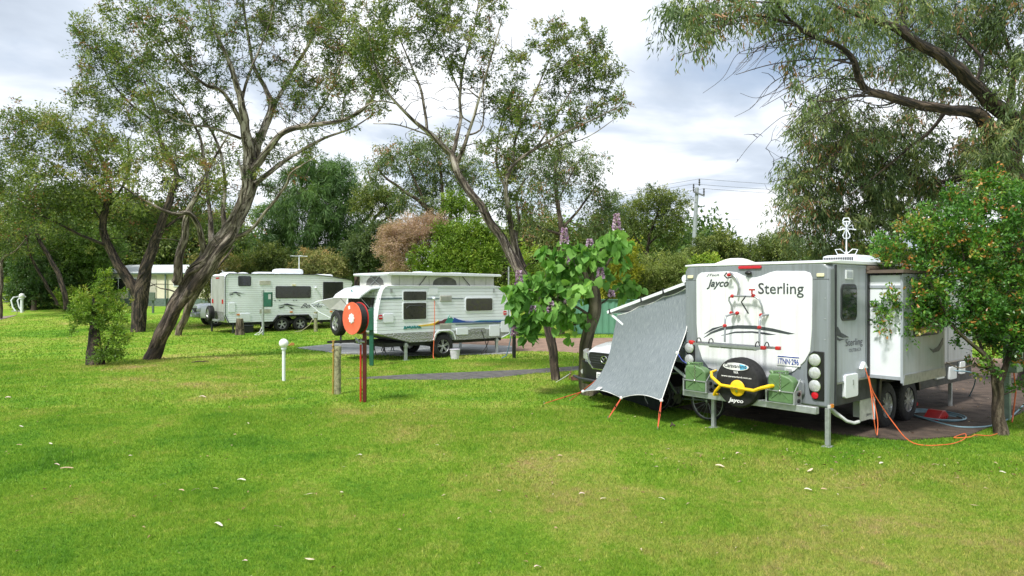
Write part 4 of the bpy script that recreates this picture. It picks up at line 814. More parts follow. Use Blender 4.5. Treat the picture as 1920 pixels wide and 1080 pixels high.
for x0, x1, z0, z1 in ((2.29, 2.73, 1.86, 2.05), (2.27, 2.72, .93, 1.13)):
    v = MB().box(x0, x1, -.025, 0, z0, z1).build('vent', mat('beige_vent', (.50, .49, .42), .5), pt, bevel=.005); s_ = MB(); [s_.box(x0+.02, x1-.02, -.032, -.024, z0+.03+k*.035, z0+.045+k*.035) for k in range(4)]; s_.build('slat', galv, v)
for x, z in ((.10, 1.40), (4.98, 1.42)):
    l_ = MB().prism(rrect(x-.05, x+.07, z-.07, z+.07, .015), 'y', -.03, 0).build('side_light', redl, pt, bevel=.005); MB().box(x-.05, x+.07, -.032, -.03, z-.005, z+.015).build('band', whink, l_)
MB().ball((2.02, -.05, 1.96), .05, 8).build('outside_lamp', white2, pt, smooth=True)
for x in (.48, 4.5): MB().box(x-.03, x+.03, -.04, 0, 2.15, 2.29).build('roof_catch', galv, pt)
MB().prism(rrect(1.86, 2.2, 2.08, 2.30, .02), 'y', -.015, 0).build('badge_plate', white2, pt)
# painted stripes and mountains
tl = mat('teal_ink', (.03, .22, .22), .5); yl = mat('yellow_ink', (.75, .5, .05), .5); mr = mat('maroon_ink', (.13, .03, .04), .5); gr = mat('green_ink', (.03, .28, .20), .5); bu = mat('blue_sticker', (.01, .07, .35), .5); slt = mat('slate_ink', (.12, .17, .19), .5)
def dec(poly, m, y=-.020, th=.02): MB().prism(poly, 'y', y, y+th).build('painted_stripe', m, pt)
dec([(.08, 1.93), (.86, 1.95), (.86, 2.0), (.08, 1.99)], slt, -.010); dec([(1.8, 1.93), (2.25, 1.93), (2.25, 1.97), (1.8, 1.97)], slt, -.010); dec([(2.75, 1.93), (3.25, 1.93), (3.2, 1.95), (2.75, 1.97)], slt, -.010)
dec([(1.55, 1.06), (2.1, 1.09), (2.2, 1.16), (2.25, 1.24), (2.05, 1.16), (1.85, 1.13), (1.45, 1.10)], yl); dec([(2.05, 1.10), (2.5, 1.13), (2.62, 1.3), (2.45, 1.27), (2.35, 1.22), (2.2, 1.2)], mr)
dec([(2.45, 1.14), (2.92, 1.14), (2.66, 1.40)], gr, -.024); dec([(2.74, 1.14), (3.9, 1.12), (4.9, 1.10), (4.9, 1.14), (3.7, 1.16), (3.3, 1.18), (3.0, 1.25), (2.84, 1.31)], bu, -.028)
dec([(2.9, 1.06), (5.0, 1.05), (5.0, 1.075), (2.9, 1.09)], slt); dec([(3.6, 1.16), (5.1, 1.15), (5.1, 1.17), (3.9, 1.19)], tl)
dec([(2.62, 1.30), (2.66, 1.40), (2.72, 1.32), (2.68, 1.33)], whink, -.03)
for k in range(7): dec([(.92+k*.09, 1.0+.012*(k % 3)), (1.04+k*.09, 1.0+.02*(k % 2)), (1.0+k*.09, 1.09), (.95+k*.09, 1.10-.02*(k % 2))], tl, -.012)
text('C R 5', (3.52, -.014, .80), (1, 0, 0), up, .5, .09, whink, pt, bold=.02)
MB().box(3.5, 4.1, -.02, -.005, .78, .92).build('tool_panel', chk, pt)
# front boot, open lid and fittings
MB().box(-.30, .02, .25, 2.05, .9, 1.5).build('front_boot', white, pt, bevel=.05)
MB().prism([(.35, 1.5), (2.0, 1.5), (2.0, 2.0), (.35, 2.0)], 'x', -.015, .16).build('boot_opening', under, pt)
MB().loft([[(.30, y, 2.30), (.30, y, 2.36), (-.10, y, 2.30), (-.42, y, 2.10), (-.52, y, 1.98), (-.48, y, 1.97), (-.36, y, 2.07), (-.08, y, 2.25)] for y in (.22, .3, 2.0, 2.08)]).build('boot_lid', white2, pt, smooth=True, bevel=.01)
text('UNF-16', (-.005, .50, 2.1), xd, up, .30, .08, dkink, pt, shear=.2, bold=.02)
MB().prism([(1.1, 2.22), (1.2, 2.26), (1.15, 2.12), (1.22, 2.05), (1.06, 2.1)], 'x', -.30, -.29).build('logo', tl, pt)
MB().bar((-.38, .4, 2.02), (.0, .4, 1.62), .015, .015).bar((-.38, 1.9, 2.02), (.0, 1.9, 1.62), .015, .015).build('gas_strut', alu, pt)
MB().tube([(.1, 2.35, 2.05), (-.8, 2.7, 1.85), (-1.0, 2.75, 1.75), (-.75, 2.65, 1.5), (-.35, 2.4, 1.25)], .02, 6).tube([(-1.0, 2.75, 1.75), (-.2, 2.7, 1.7), (.05, 2.35, 1.68)], .018, 6).build('annexe_pole', white2, pt, smooth=True)
MB().add([(.05, 2.34, 2.05), (-.7, 2.64, 1.88), (-.4, 2.58, 1.58), (.05, 2.34, 1.6)], [(0, 1, 2, 3)]).build('annexe_flap', canvas, pt)
wheel(pt, (-.55, 1.55, 1.18), (-1, 0, 0), .40, .27, .60, 5, name='spare_wheel'); MB().bar((-.45, 1.55, 1.18), (-.28, 1.5, 1.15), .1, .1).bar((-.5, 1.5, 1.1), (-.6, 1.3, .55), .06, .06).build('wheel_carrier', under, pt)
wheel(pt, (2.42, .12, .375), (0, -1, 0), .385, .26, .6, 5); wheel(pt, (2.42, 2.18, .375), (0, 1, 0), .385, .26, .6, 5)
MB().tube([(2.02, -.03, .60), (2.10, -.03, .80), (2.22, -.03, .90), (2.65, -.03, .90), (2.78, -.03, .82), (2.88, -.03, .60)], .03, 6).build('wheel_arch', white2, pt, smooth=True)
for x_, y_ in ((1.03, .05), (4.66, .05), (.95, 2.2), (4.6, 2.2)): MB().box(x_-.04, x_+.04, y_-.04, y_+.04, .01, .56).box(x_-.09, x_+.09, y_-.09, y_+.09, 0, .015).box(x_-.06, x_+.06, y_-.06, y_+.06, .44, .5).build('stabiliser_leg', galv, pt)
trail([tuple(lf(PO, PA, 2.04, -.06, 1.9)), tuple(lf(PO, PA, 2.03, -.07, 1.2)), tuple(lf(PO, PA, 2.0, -.08, .6)), tuple(lf(PO, PA, 1.95, -.12, .1)), tuple(lf(PO, PA, 1.88, -.3, .03))], .012, oc, 'extension_cord', 'orange cord hanging down the side of the pop-top caravan', 'cord')
trail([tuple(lf(PO, PA, 3.95, -.03, .85)), tuple(lf(PO, PA, 4.0, -.1, .6)), tuple(lf(PO, PA, 4.1, -.15, .2)), tuple(lf(PO, PA, 3.9, -.1, .05)), tuple(lf(PO, PA, 4.2, .0, .3)), tuple(lf(PO, PA, 4.35, .1, .5))], .014, black, 'black_hose', 'black hose looped under the pop-top caravan', 'hose')
bk = thing('bucket', 'white plastic bucket beside the pop-top caravan wheel', 'bucket', gp(853, 673), 0); bp_ = MB().lathe([(.13, 0), (.165, .30), (.175, .30), (.175, .32), (.155, .32), (.125, .02), (.001, .02)], (0, 0, 0), (0, 0, 1), 20).build('pail', mat('pail_plastic', (.62, .60, .68), .4), bk, smooth=True)
MB().tube([(.17*math.cos(a), .02, .30+.0-.12*math.sin(a)) for a in [PI*i/8 for i in range(9)]], .005, 5).build('handle', chrome, bk)
# camp stools under the front end
def stool(p, lb, m):
    t = thing('camp_stool', lb, 'stool', p, .5, 'folded stools by the pop-top caravan'); b = MB()
    for s_ in (-.18, .18): b.bar((s_, -.2, 0), (s_, .2, .48), .025, .025).bar((s_, .2, 0), (s_, -.2, .48), .025, .025)
    b.bar((-.18, .2, .48), (.18, .2, .48), .025, .025).bar((-.18, -.2, .48), (.18, -.2, .48), .025, .025); b.build('leg_frame', blackp, t); MB().box(-.2, .2, -.2, .2, .47, .49).build('seat', m, t)
stool(gp(711, 664), 'dark folding stool under the front of the pop-top caravan', canvas); stool(gp(727, 660), 'green folding stool under the pop-top caravan', greenp)

# ---------------- long white caravan behind ----------------
BA = R(38.7); BO = Vector((-14.36, 34.2, float(gz(0, 34.2))))
bt = thing('twin_axle_caravan', 'long white ribbed twin-axle caravan parked furthest back', 'caravan', BO, BA)
bprof = [(-.02, .95), (-.02, 2.75), (.04, 2.94), (.16, 3.02), (4.75, 3.02), (5.6, 2.93), (6.8, 2.74), (6.9, 2.6), (6.75, 2.3), (6.5, 1.9), (6.45, .56), (4.55, .56), (4.25, .84), (2.66, .84), (2.40, .56), (.16, .55)]
MB().prism(bprof, 'y', 0, 2.45).build('body', ribw, bt)
for y_ in (-.015, 2.465): MB().tube([(x, y_, z) for x, z in bprof[:8]], .022, 6).tube([(-.02, y_, .95), (.16, y_, .55)], .022, 6).build('edge_trim', dgrey, bt, smooth=True)
MB().prism([(2.36, .54), (2.62, .88), (4.29, .88), (4.60, .54), (4.50, .54), (4.22, .80), (2.70, .80), (2.48, .54)], 'y', -.05, .02).build('wheel_arch', blackp, bt)
MB().box(.3, 6.3, .1, 2.35, .42, .56).bar((6.3, .6, .48), (7.9, 1.2, .48), .07, .1).bar((6.3, 1.8, .48), (7.9, 1.2, .48), .07, .1).build('chassis', under, bt)
window(bt, (.62, 1.26, 2.40, 2.91), -.02, r=.06); window(bt, (2.52, 4.44, 1.76, 2.40), -.02, m=curtain, r=.08); window(bt, (5.13, 6.3, 1.44, 2.64), -.02, m=curtain, r=.04)
MB().prism(rrect(5.95, 6.42, .9, 2.6, .04), 'y', -.005, 0).build('door', white2, bt)
for x0, x1, z0, z1 in ((.14, .47, 1.08, 1.55), (.72, 1.22, .60, 1.0)): MB().prism(rrect(x0, x1, z0, z1, .03), 'y', -.03, 0).build('service_hatch', white2, bt, bevel=.006)
for x0, x1, z0, z1 in ((1.69, 2.26, 2.46, 2.68), (1.69, 2.26, 1.0, 1.2)): MB().box(x0, x1, -.025, 0, z0, z1).build('vent', mat('beige_vent', (.5, .49, .42), .5), bt, bevel=.005)
for x, z in ((.62, .95), (3.36, 1.03), (5.6, 1.0)): MB().box(x-.07, x+.07, -.03, 0, z-.035, z+.035).build('side_marker', amber, bt)
MB().ball((4.70, -.06, 2.31), .06, 8).build('outside_lamp', white2, bt, smooth=True); MB().box(3.4, 3.6, -.04, 0, 2.42, 2.5).build('outside_lamp', cream, bt)
text('Bel-Air', (3.86, -.012, 1.23), (1, 0, 0), up, 1.38, .24, dkink, bt, shear=.7, bold=.004)
def bdec(poly): MB().prism(poly, 'y', -.014, 0).build('painted_stripe', dkink, bt)
for ox, oz, s_ in ((.16, 2.0, .8), (2.66, 1.32, 1.15)):
    for q in ([(0, .05), (.3, .10), (.6, .06), (1.0, .02), (.6, .03), (.3, .05)], [(.25, .12), (.42, .14), (.75, .05), (.45, .08)], [(.0, -.05), (.25, .02), (.3, -.02), (.1, -.08)], [(.45, .02), (.62, -.12), (.75, -.13), (.62, -.04)]): bdec([(ox+a*s_, oz+b_*s_) for a, b_ in q])
bdec([(5.3, 1.20), (5.7, 1.08), (6.2, 1.02), (5.8, 1.12)])
for x in (2.45, 2.7, 3.45, 3.6): bdec([(x, 1.62), (x+.07, 1.62), (x+.07, 1.66), (x, 1.66)])
bl = [((.25, .75), (.5, 1.9), 3.07), ((1.0, 1.4), (.8, 1.5), 3.07), ((1.75, 2.7), (.6, 1.5), 3.10), ((5.05, 6.0), (.6, 1.6), 3.02)]
for (x0, x1), (y0, y1), z in bl: MB().loft([[(x, y, q) for x, y in rrect(x0+i, x1-i, y0+i, y1-i, .06)] for q, i in ((z-.15, 0), (z, 0), (z+.05, .12))]).build('roof_hatch', white, bt, smooth=True)
MB().loft([[(x, y, q) for x, y in rrect(2.9+i, 4.3-i, .6+i, 1.7-i, .1)] for q, i in ((3.02, .08), (3.10, 0), (3.28, .02), (3.34, .12))]).build('air_conditioner', white, bt, smooth=True)
MB().cyl((4.1, .8, 3.0), (4.1, .8, 4.05), .025).bar((3.65, .8, 4.05), (4.55, .8, 4.05), .03, .03).bar((4.1, .4, 4.06), (4.1, 1.2, 4.06), .1, .02).bar((3.7, .6, 4.05), (3.7, 1.0, 4.05), .02, .02).bar((4.5, .6, 4.05), (4.5, 1.0, 4.05), .02, .02).build('television_antenna', white, bt)
MB().prism([(.12, 1.0), (2.33, 1.0), (2.33, 2.92), (.12, 2.92)], 'x', -.035, -.02).build('rear_wall', streaky('grimy_rear', (.42, .44, .43), (.20, .22, .18), .9, .35), bt)
for yy in (.35, 2.1): MB().box(-.05, 0, yy-.12, yy+.12, 1.5, 1.72).build('tail_light', redl, bt, bevel=.008)
MB().box(-.05, 0, .9, 1.5, 2.78, 2.84).build('brake_light', redl, bt); text('JB', (-.03, 1.9, 2.5), xd, up, .5, .2, gyink, bt, shear=.3)
MB().box(-.04, 0, .15, 2.3, .62, 1.1).build('rear_skirt', chk, bt); MB().box(-.30, -.2, .3, 2.15, .62, .72).bar((-.25, .6, .66), (.2, .6, .66), .06, .08).bar((-.25, 1.8, .66), (.2, 1.8, .66), .06, .08).build('bumper', galv, bt)
wheel(bt, (-.32, 1.5, 1.0), (-1, 0, 0), .39, .26, .6, 5, name='spare_wheel')
for xx in (2.87, 3.86): wheel(bt, (xx, .12, .38), (0, -1, 0), .385, .26, .62, 5); wheel(bt, (xx, 2.3, .38), (0, 1, 0), .385, .26, .62, 5)
for x_, y_ in ((.4, .1), (6.1, .1), (-.1, 2.0)): MB().box(x_-.04, x_+.04, y_-.04, y_+.04, 0, .56).build('stabiliser_leg', dgrey, bt)

# ---------------- vehicles ----------------
def car(name, label, cat, o, a, stn, cab, wheels_x, wr, paint, ute=False, W=.92, tone=None):
    """x runs back from the nose; stn: (x, halfwidth, zbottom, zshoulder, ztop)"""
    t = thing(name, label, cat, o, a)
    b = MB(); secs = []
    for x, hw, zb, zs, zt in stn: secs.append([(x, -hw*.9, zb), (x, -hw, zb+.12), (x, -hw, zs-.12), (x, -hw*.95, zs), (x, -hw*.7, zt), (x, 0, zt+.015), (x, hw*.7, zt), (x, hw*.95, zs), (x, hw, zs-.12), (x, hw, zb+.12), (x, hw*.9, zb)])
    b.loft(secs); b.build('body', paint, t, smooth=True)
    secs = []
    for x, hw, z0, z1 in cab: secs.append([(x, -hw, z0), (x, -hw*.86, z1-.05), (x, -hw*.75, z1), (x, hw*.75, z1), (x, hw*.86, z1-.05), (x, hw, z0)])
    MB().loft(secs).build('cabin', glass, t, smooth=True)
    x1, x2 = cab[1][0], cab[-2][0]; hw = cab[1][1]; z1 = cab[1][3]
    MB().box(x1+.05, x2, -hw*.78, hw*.78, z1-.02, z1+.025).build('roof', paint, t, bevel=.02)
    p = MB()
    for s_ in (-1, 1):
        p.bar((cab[0][0], s_*cab[0][1]*.97, cab[0][2]), (x1+.05, s_*hw*.82, z1), .05, .06)
        for x in (x1+.75, x2-.1): p.bar((x, s_*hw*1.0, cab[0][2]), (x, s_*hw*.84, z1), .07, .05)
    p.build('pillar', paint, t)
    for s_ in (-1, 1): 
        m_ = MB().box(cab[0][0]+.35, cab[0][0]+.5, s_*(W+.10)-.09, s_*(W+.10)+.09, cab[0][2]+.02, cab[0][2]+.22).build('mirror', paint, t, bevel=.03)
        for x in wheels_x:
            wheel(t, (x, s_*(W-.12), wr), (0, s_, 0), wr, .25, .62, 6)
            MB().prism([(x+(wr+.09)*math.cos(q), wr+(wr+.09)*math.sin(q)) for q in [PI*i/12 for i in range(13)]], 'y', s_*(W-.02) if s_ > 0 else -W-.01, (W+.01) if s_ > 0 else -(W-.02)).build('wheel_arch', blackp, t)
    return t
UO = Vector((1.83, 13.35, 0)); UA = R(38)
ut = car('pickup_truck', 'white utility pickup nosed in behind the grey shade cloth', 'pickup', UO, UA,
    [(.05, .52, .42, .86, 1.03), (.14, .72, .36, .92, 1.07), (.32, .86, .32, .98, 1.11), (.7, .92, .32, 1.03, 1.17), (1.3, .93, .34, 1.06, 1.2), (3.4, .93, .36, 1.08, 1.1), (5.2, .92, .42, 1.08, 1.1), (5.25, .88, .5, 1.0, 1.02)],
    [(1.35, .84, 1.1, 1.12), (2.05, .80, 1.1, 1.78), (3.2, .80, 1.1, 1.78), (3.55, .82, 1.1, 1.15)], (.98, 4.2), .39, white2)
MB().loft([[(x, hw*s_, z) for s_, z in ((-1, zb), (-1, zt), (1, zt), (1, zb))] for x, hw, zb, zt in ((-.03, .50, .42, .78), (.05, .70, .36, .80), (.22, .90, .36, .80), (.4, .945, .36, .78))]).build('front_bumper', blackp, ut, smooth=True)
gp_ = [(-.46, .96), (-.40, .80), (-.30, .72), (.30, .72), (.40, .80), (.46, .96), (.42, 1.02), (-.42, 1.02)]
gr_ = MB().prism(gp_, 'x', -.02, .10).build('grille', blackp, ut, bevel=.01); gb = MB(); [gb.box(-.028, -.02, -.38, .38, .76+k*.05, .775+k*.05) for k in range(5)]; gb.build('grille_bar', dgrey, gr_)
MB().tube([(-.025, y, z) for y, z in ((-.49, .99), (-.44, .82), (-.32, .70), (.32, .70), (.44, .82), (.49, .99))], .018, 6).build('grille_trim', chrome, gr_, smooth=True)
em = MB().tube([(-.045, .085*math.cos(q*PI/10), .90+.068*math.sin(q*PI/10)) for q in range(20)], .010, 6, closed=True).tube([(-.045, -.075, .93), (-.047, -.045, .935), (-.05, 0, .885), (-.047, .045, .935), (-.045, .075, .93)], .009, 6); em.build('emblem', chrome, gr_, smooth=True)
for s_ in (-1, 1): 
    h_ = MB().loft([[(x, s_*y, z) for z in (.86+zz, 1.0+zz)]+[(x+.05, s_*(y-.04), z) for z in (1.0+zz, .86+zz)] for x, y, zz in ((.0, .52, .0), (.06, .68, .01), (.17, .80, .02), (.34, .90, .04))]).build('headlight', lampg, ut, smooth=True)
    MB().cyl((.10, s_*.70, .60), (.05, s_*.69, .60), .05).build('fog_lamp', lampg, ut)
npl = MB().box(-.06, -.035, -.19, .19, .52, .64).build('number_plate', whink, ut); text('1DYL·756', (-.061, .17, .545), xd, up, .34, .07, mat('plate_green', (.02, .12, .08), .5), npl, bold=.01)
MB().tube([(-.03, -.86, .50), (-.12, -.6, .48), (-.14, 0, .47), (-.12, .6, .48), (-.03, .86, .50)], .03, 6).build('lower_bar', dgrey, ut, smooth=True)
p4 = gp(350, 612); p4 = Vector(((364-960)/F*38.6, 38.6, float(gz(0, 38.6))+.03)); 
fw = car('four_wheel_drive', 'white four-wheel drive with bull bar nosing out behind the long caravan', 'car', p4, R(36),
    [(.05, .70, .55, 1.0, 1.16), (.2, .86, .5, 1.06, 1.24), (.6, .94, .46, 1.14, 1.30), (1.4, .95, .46, 1.14, 1.28), (4.6, .95, .46, 1.14, 1.2), (4.75, .9, .6, 1.1, 1.12)],
    [(1.45, .86, 1.2, 1.22), (2.1, .80, 1.2, 1.88), (4.4, .80, 1.2, 1.88), (4.7, .82, 1.2, 1.25)], (.95, 3.75), .42, white2, W=.95)
MB().box(-.02, .1, -.45, .45, .82, 1.04).build('grille', dgrey, fw); MB().box(-.14, .12, -.92, .92, .52, .80).build('front_bumper', alu, fw, bevel=.05)
MB().tube([(-.16, -.75, .8), (-.18, -.5, .93), (-.18, .5, .93), (-.16, .75, .8)], .03, 8).build('bull_bar', alu, fw, smooth=True)
for s_ in (-1, 1): MB().box(.0, .2, s_*.68-.17, s_*.68+.17, .85, 1.05).build('headlight', lampg, fw, bevel=.04)
MB().box(-.17, -.14, -.2, .2, .56, .67).build('number_plate', whink, fw)

# ---------------- posts and services ----------------
rp = thing('hose_reel', 'orange fire hose reel with black hose on a red post', 'hose reel', gp(680, 754), 0)
bs = gp(680, 754); redp = mat('red_post', (.50, .02, .012), .4, 0, .12, 8); dred = mat('dark_red_post', (.10, .010, .007), .45, 0, .15, 8); org = mat('reel_orange', (.72, .13, .06), .45, 0, .08, 5)
MB().box(.005, .075, -.04, .04, -.1, 1.42).build('post', dred, rp, bevel=.004); MB().cyl((-.035, -.02, -.1), (-.035, -.02, 1.16), .02).build('water_pipe', redp, rp, smooth=True)
ax = Vector((-.68, -.73, 0)); rc = at(660.5, 597, 13.45)-bs
MB().lathe([(.318, -.004), (.322, .004), (.318, .014), (.29, .010), (.11, .012), (.10, .014), (.0015, .014)], rc, ax, 48).build('front_disc', org, rp, smooth=True)
hubp = MB(); hubp.lathe([(.085, .0), (.085, .022), (.075, .026), (.0015, .026)], rc, ax, 12)
u_ = Vector((0, 0, 1)); v_ = ax.cross(u_)
for k in range(8): a_ = k*PI/4; hubp.lathe([(.022, 0), (.022, .024), (.001, .024)], rc+(u_*math.cos(a_)+v_*math.sin(a_))*.078, ax, 8)
hubp.build('hub', whink, rp); MB().add([rc+ax*.018+u_*z_+v_*y_ for y_, z_ in ((.04, .19), (.10, .17), (.12, .235), (.055, .255))], [(0, 1, 2, 3)]).build('sticker', whink, rp)
rb = rc-ax*.165; MB().lathe([(.315, -.008), (.32, 0), (.315, .008), (.01, .008)], rb, ax, 48).build('rear_disc', red, rp, smooth=True)
co = MB()
for lay, rr_ in enumerate((.262, .288)):
    for k in range(8): c_ = rc-ax*(.025+k*.0175); co.tube([c_+(u_*math.cos(q*PI/16)+v_*math.sin(q*PI/16))*rr_ for q in range(32)], .0115, 6, closed=True)
co.lathe([(.25, -.155), (.25, -.01)], rc, ax, 32); co.build('hose_coil', black, rp, smooth=True)
MB().cyl(rc-ax*.19, rc-ax*.15, .06).bar(rc-ax*.19, Vector((.045, 0, 1.38)), .05, .05).build('bracket', dred, rp)
MB().cyl((-.03, -.02, 1.16), (-.03, -.02, 1.26), .03).cyl((-.12, -.04, 1.22), (.05, -.04, 1.22), .022).ball((-.10, -.05, 1.25), .035, 6).tube([(-.14, -.05, 1.3), (-.1, -.08, 1.27), (-.06, -.08, 1.2)], .016, 6).build('valve', galv, rp, smooth=True)
def globe_lamp(p, h, r, pr, label, hat=False, grp=None):
    t = thing('bollard_lamp', label, 'garden lamp', p, 0, grp)
    MB().cyl((0, 0, 0), (0, 0, h), pr, n=14).lathe([(pr*1.6, h-.02), (pr*1.6, h+.03)], (0, 0, 0), (0, 0, 1), 14).build('post', white2, t, smooth=True); MB().ball((0, 0, h+.02+r*.95), r, 12).build('globe', mat('opal_globe', (.85, .85, .84), .15), t, smooth=True); return t
globe_lamp(gp(532, 714), .80, .115, .04, 'white globe lamp on a white post nearest the camera')
globe_lamp(gp(41, 586), .95, .18, .09, 'white globe lamp on a thick post beside the footpath')
tp = thing('tap_post', 'weathered timber post with a brass standpipe tap', 'tap post', gp(632, 739), 0)
MB().lathe([(.072, -.05), (.075, .3), (.07, .7), (.085, 1.02), (.078, 1.04), (.001, 1.04)], (.01, 0, 0), (0, 0, 1), 14).build('post', pwood, tp, smooth=True)
brs = mat('brass_pipe', (.45, .28, .08), .45, .4); MB().cyl((-.08, -.04, -.02), (-.07, -.04, 1.04), .016).cyl((-.08, -.06, .95), (-.06, -.02, .95), .03).box(-.095, -.055, -.06, -.02, .28, .31).cyl((-.07, -.04, 1.04), (-.07, -.04, 1.16), .02).bar((-.11, -.04, 1.16), (-.03, -.04, 1.17), .02, .02).cyl((-.07, -.04, 1.08), (-.07, -.14, 1.04), .014).build('standpipe', brs, tp, smooth=True)
gpst = thing('power_post', 'dark green steel power post with meter box in front of the pop-top caravan', 'power post', gp(696, 686), 0)
MB().box(-.05, .07, -.05, .05, 0, 1.72).build('post', greenp, gpst, bevel=.008); MB().box(-.17, .08, -.14, -.052, 1.05, 1.66).build('meter_box', greenp, gpst, bevel=.012); MB().cyl((.01, 0, 1.72), (.01, 0, 1.78), .04).build('cap', dgrey, gpst)
pb = gp(493, 628); q_ = thing('power_post', 'grey timber power post with green box beside the long caravan', 'power post', pb, 0)
MB().cyl((0, 0, 0), (0, 0, 2.2), .06).build('post', galv, q_, smooth=True); MB().box(.06, .45, -.1, .1, 1.38, 2.1).build('meter_box', greenp, q_, bevel=.02); MB().box(.30, .43, -.11, -.1, 1.75, 2.0).build('cover', galv, q_)
MB().tube([(-.02, -.06, .4), (-.12, -.1, .15), (-.35, -.15, .02), (-.1, -.3, .02), (.02, -.06, .2)], .02, 6).build('coiled_cord', whink, q_, smooth=True)
t = thing('timber_post', 'short grey timber post with pale cable beside the long caravan wheels', 'post', gp(592, 622), 0); MB().lathe([(.10, 0), (.09, 1.0), (.09, 1.04), (.001, 1.05)], (0, 0, 0), (0, 0, 1), 12).build('post', pwood, t, smooth=True)
MB().box(-.1, .1, -.12, -.09, .72, .94).build('outlet', galv, t, bevel=.01); MB().tube([(-.1, -.1, .7), (-.3, -.15, .35), (-.7, -.2, .05), (-1.0, -.3, .02)], .015, 6).build('cable', mat('pale_cable', (.5, .45, .3), .6), t)
t = thing('tree_stump', 'dark tapering tree stump near the long caravan', 'stump', gp(450, 628), 0); W_ = Wood(); W_.tube([Vector((0, 0, -.05)), Vector((0, 0, .3)), Vector((0, 0, .8))], [.24, .21, .16], 14, .1); W_.v.append((0, 0, .82)); W_.build('trunk', bark_mid, t); MB().lathe([(.16, .79), (.15, .81), (.001, .82)], (0, 0, 0), (0, 0, 1), 14).build('cut_face', pwood, t)
t = thing('site_marker', 'green utility box on a post in front of the cream cabin', 'utility box', gp(287, 587), 0); MB().box(-.06, .06, -.05, .05, 0, 1.4).build('post', mat('marker_green', (.10, .14, .10), .6), t); MB().box(-.20, .20, -.16, -.052, .85, 1.42).build('box', mat('marker_green', (.1, .14, .1), .6), t, bevel=.02)
t = thing('brick', 'orange brick wedge lying on the grass by the concrete slab', 'brick', gp(546, 648), .4); MB().prism([(-.11, 0), (.12, 0), (.12, .10), (.02, .12), (-.11, .03)], 'y', -.05, .05).build('block', mat('orange_brick', (.5, .22, .07), .8), t, bevel=.008)
t = thing('service_pole', 'thin black steel pole beside the pop-top caravan', 'pole', gp(964, 672), 0); MB().cyl((0, 0, 0), (0, 0, 1.9), .06).build('lower_pole', blackp, t, smooth=True); MB().cyl((-.18, .1, 1.0), (-.18, .1, 3.0), .025).build('upper_mast', galv, t, smooth=True)
MB().tube([(-.1, -.02, 1.3), (-.12, -.05, .6), (-.25, -.1, .1), (-.4, -.1, .02)], .02, 6).build('hose', mat('grey_blue_hose', (.12, .2, .25), .5), t)
rpp = gp(1888, 788); t = thing('power_post', 'grey-green service post with box behind the right foreground tree', 'power post', rpp, SA); gg_ = mat('grey_green_paint', (.20, .27, .22), .5)
MB().box(-.05, .05, -.05, .05, 0, 1.75).build('post', gg_, t, bevel=.006); MB().box(-.19, .19, -.19, -.052, .85, 1.22).build('meter_box', gg_, t, bevel=.015); MB().tube([(0, -.1, .85), (.03, -.12, .5), (-.05, -.1, .1), (-.3, -.15, .03)], .012, 6).build('cable', oc, t)
t = thing('utility_box', 'small black box on the grass between the stump and the long caravan', 'box', gp(464, 624), BA); MB().box(-.3, .25, -.2, .2, 0, .34).build('case', blackp, t, bevel=.03); MB().box(-.32, .27, -.22, .22, .34, .40).build('lid', dgrey, t, bevel=.02)
t = thing('rock', 'small dark red rock in the grass beside the flowering tree', 'rock', gp(1081, 714), 0); b = MB().ball((0, 0, .04), .13, 6, (1.3, .9, .75)); b.v = [(x+random.gauss(0, .012), y+random.gauss(0, .012), z+random.gauss(0, .012)) for x, y, z in b.v]; b.build('stone', mat('red_rock', (.12, .05, .035), .9, 0, .3, 20), t)
# hooped white rails by the path
for i, (px, py, lb) in enumerate(((24, 584, 'bent white rail nearer the globe lamp at the path'), (36, 584, 'bent white rail right beside the thick globe lamp'), (9, 566, 'short white rail furthest along the footpath'))):
    p = gp(px, py); s_ = .85 if i < 2 else .8; t = thing('path_rail', lb, 'railing', p, 0, 'white rails along the footpath')
    MB().tube([(.25, 0, -.05), (.0, 0, .3), (-.12, 0, .9*s_), (-.1, .2, 1.15*s_), (.1, .5, 1.2*s_)], .05, 8).build('rail', white2, t, smooth=True); MB().box(.0, .35, -.12, .12, -.1, .06).build('footing', conc, t)
t = thing('timber_bollard', 'short brown stump post in front of the dark shrubs', 'post', gp(64, 582), 0); MB().lathe([(.24, -.05), (.16, .3), (.15, .75), (.001, .78)], (0, 0, 0), (0, 0, 1), 10).build('post', bark_mid, t, smooth=True)

# cream cabin
co_ = gp(177, 574); co_ = Vector(((177-960)/F*52, 52, float(gz(0, 52)))); cb_ = thing('cabin', 'cream cabin with pale corrugated roof behind the trees', 'cabin', co_, R(-6))
crm = mat('cream_wall', (.70, .66, .52), .8, 0, .05, 2); grn = mat('muted_green', (.12, .17, .15), .7)
MB().box(0, 9.6, 0, 4.5, .55, 2.45).build('wall', crm, cb_); MB().box(-.04, 9.64, -.04, 4.54, -.3, .55).build('base', grn, cb_)
MB().loft([[(-.4, -.2, 2.40), (10, -.2, 2.40), (10, 5, 2.40), (-.4, 5, 2.40)], [(-.4, -.2, 2.47), (10, -.2, 2.47), (10, 5, 2.47), (-.4, 5, 2.47)], [(1.4, 2.0, 3.15), (8.4, 2.0, 3.15), (8.4, 2.5, 3.15), (1.4, 2.5, 3.15)]]).build('roof', wavy('roof_sheet', (.50, .54, .54), 'X', 4, .6, .5), cb_)
MB().box(-.42, 10.02, -.26, -.2, 2.36, 2.47).build('gutter', grn, cb_)
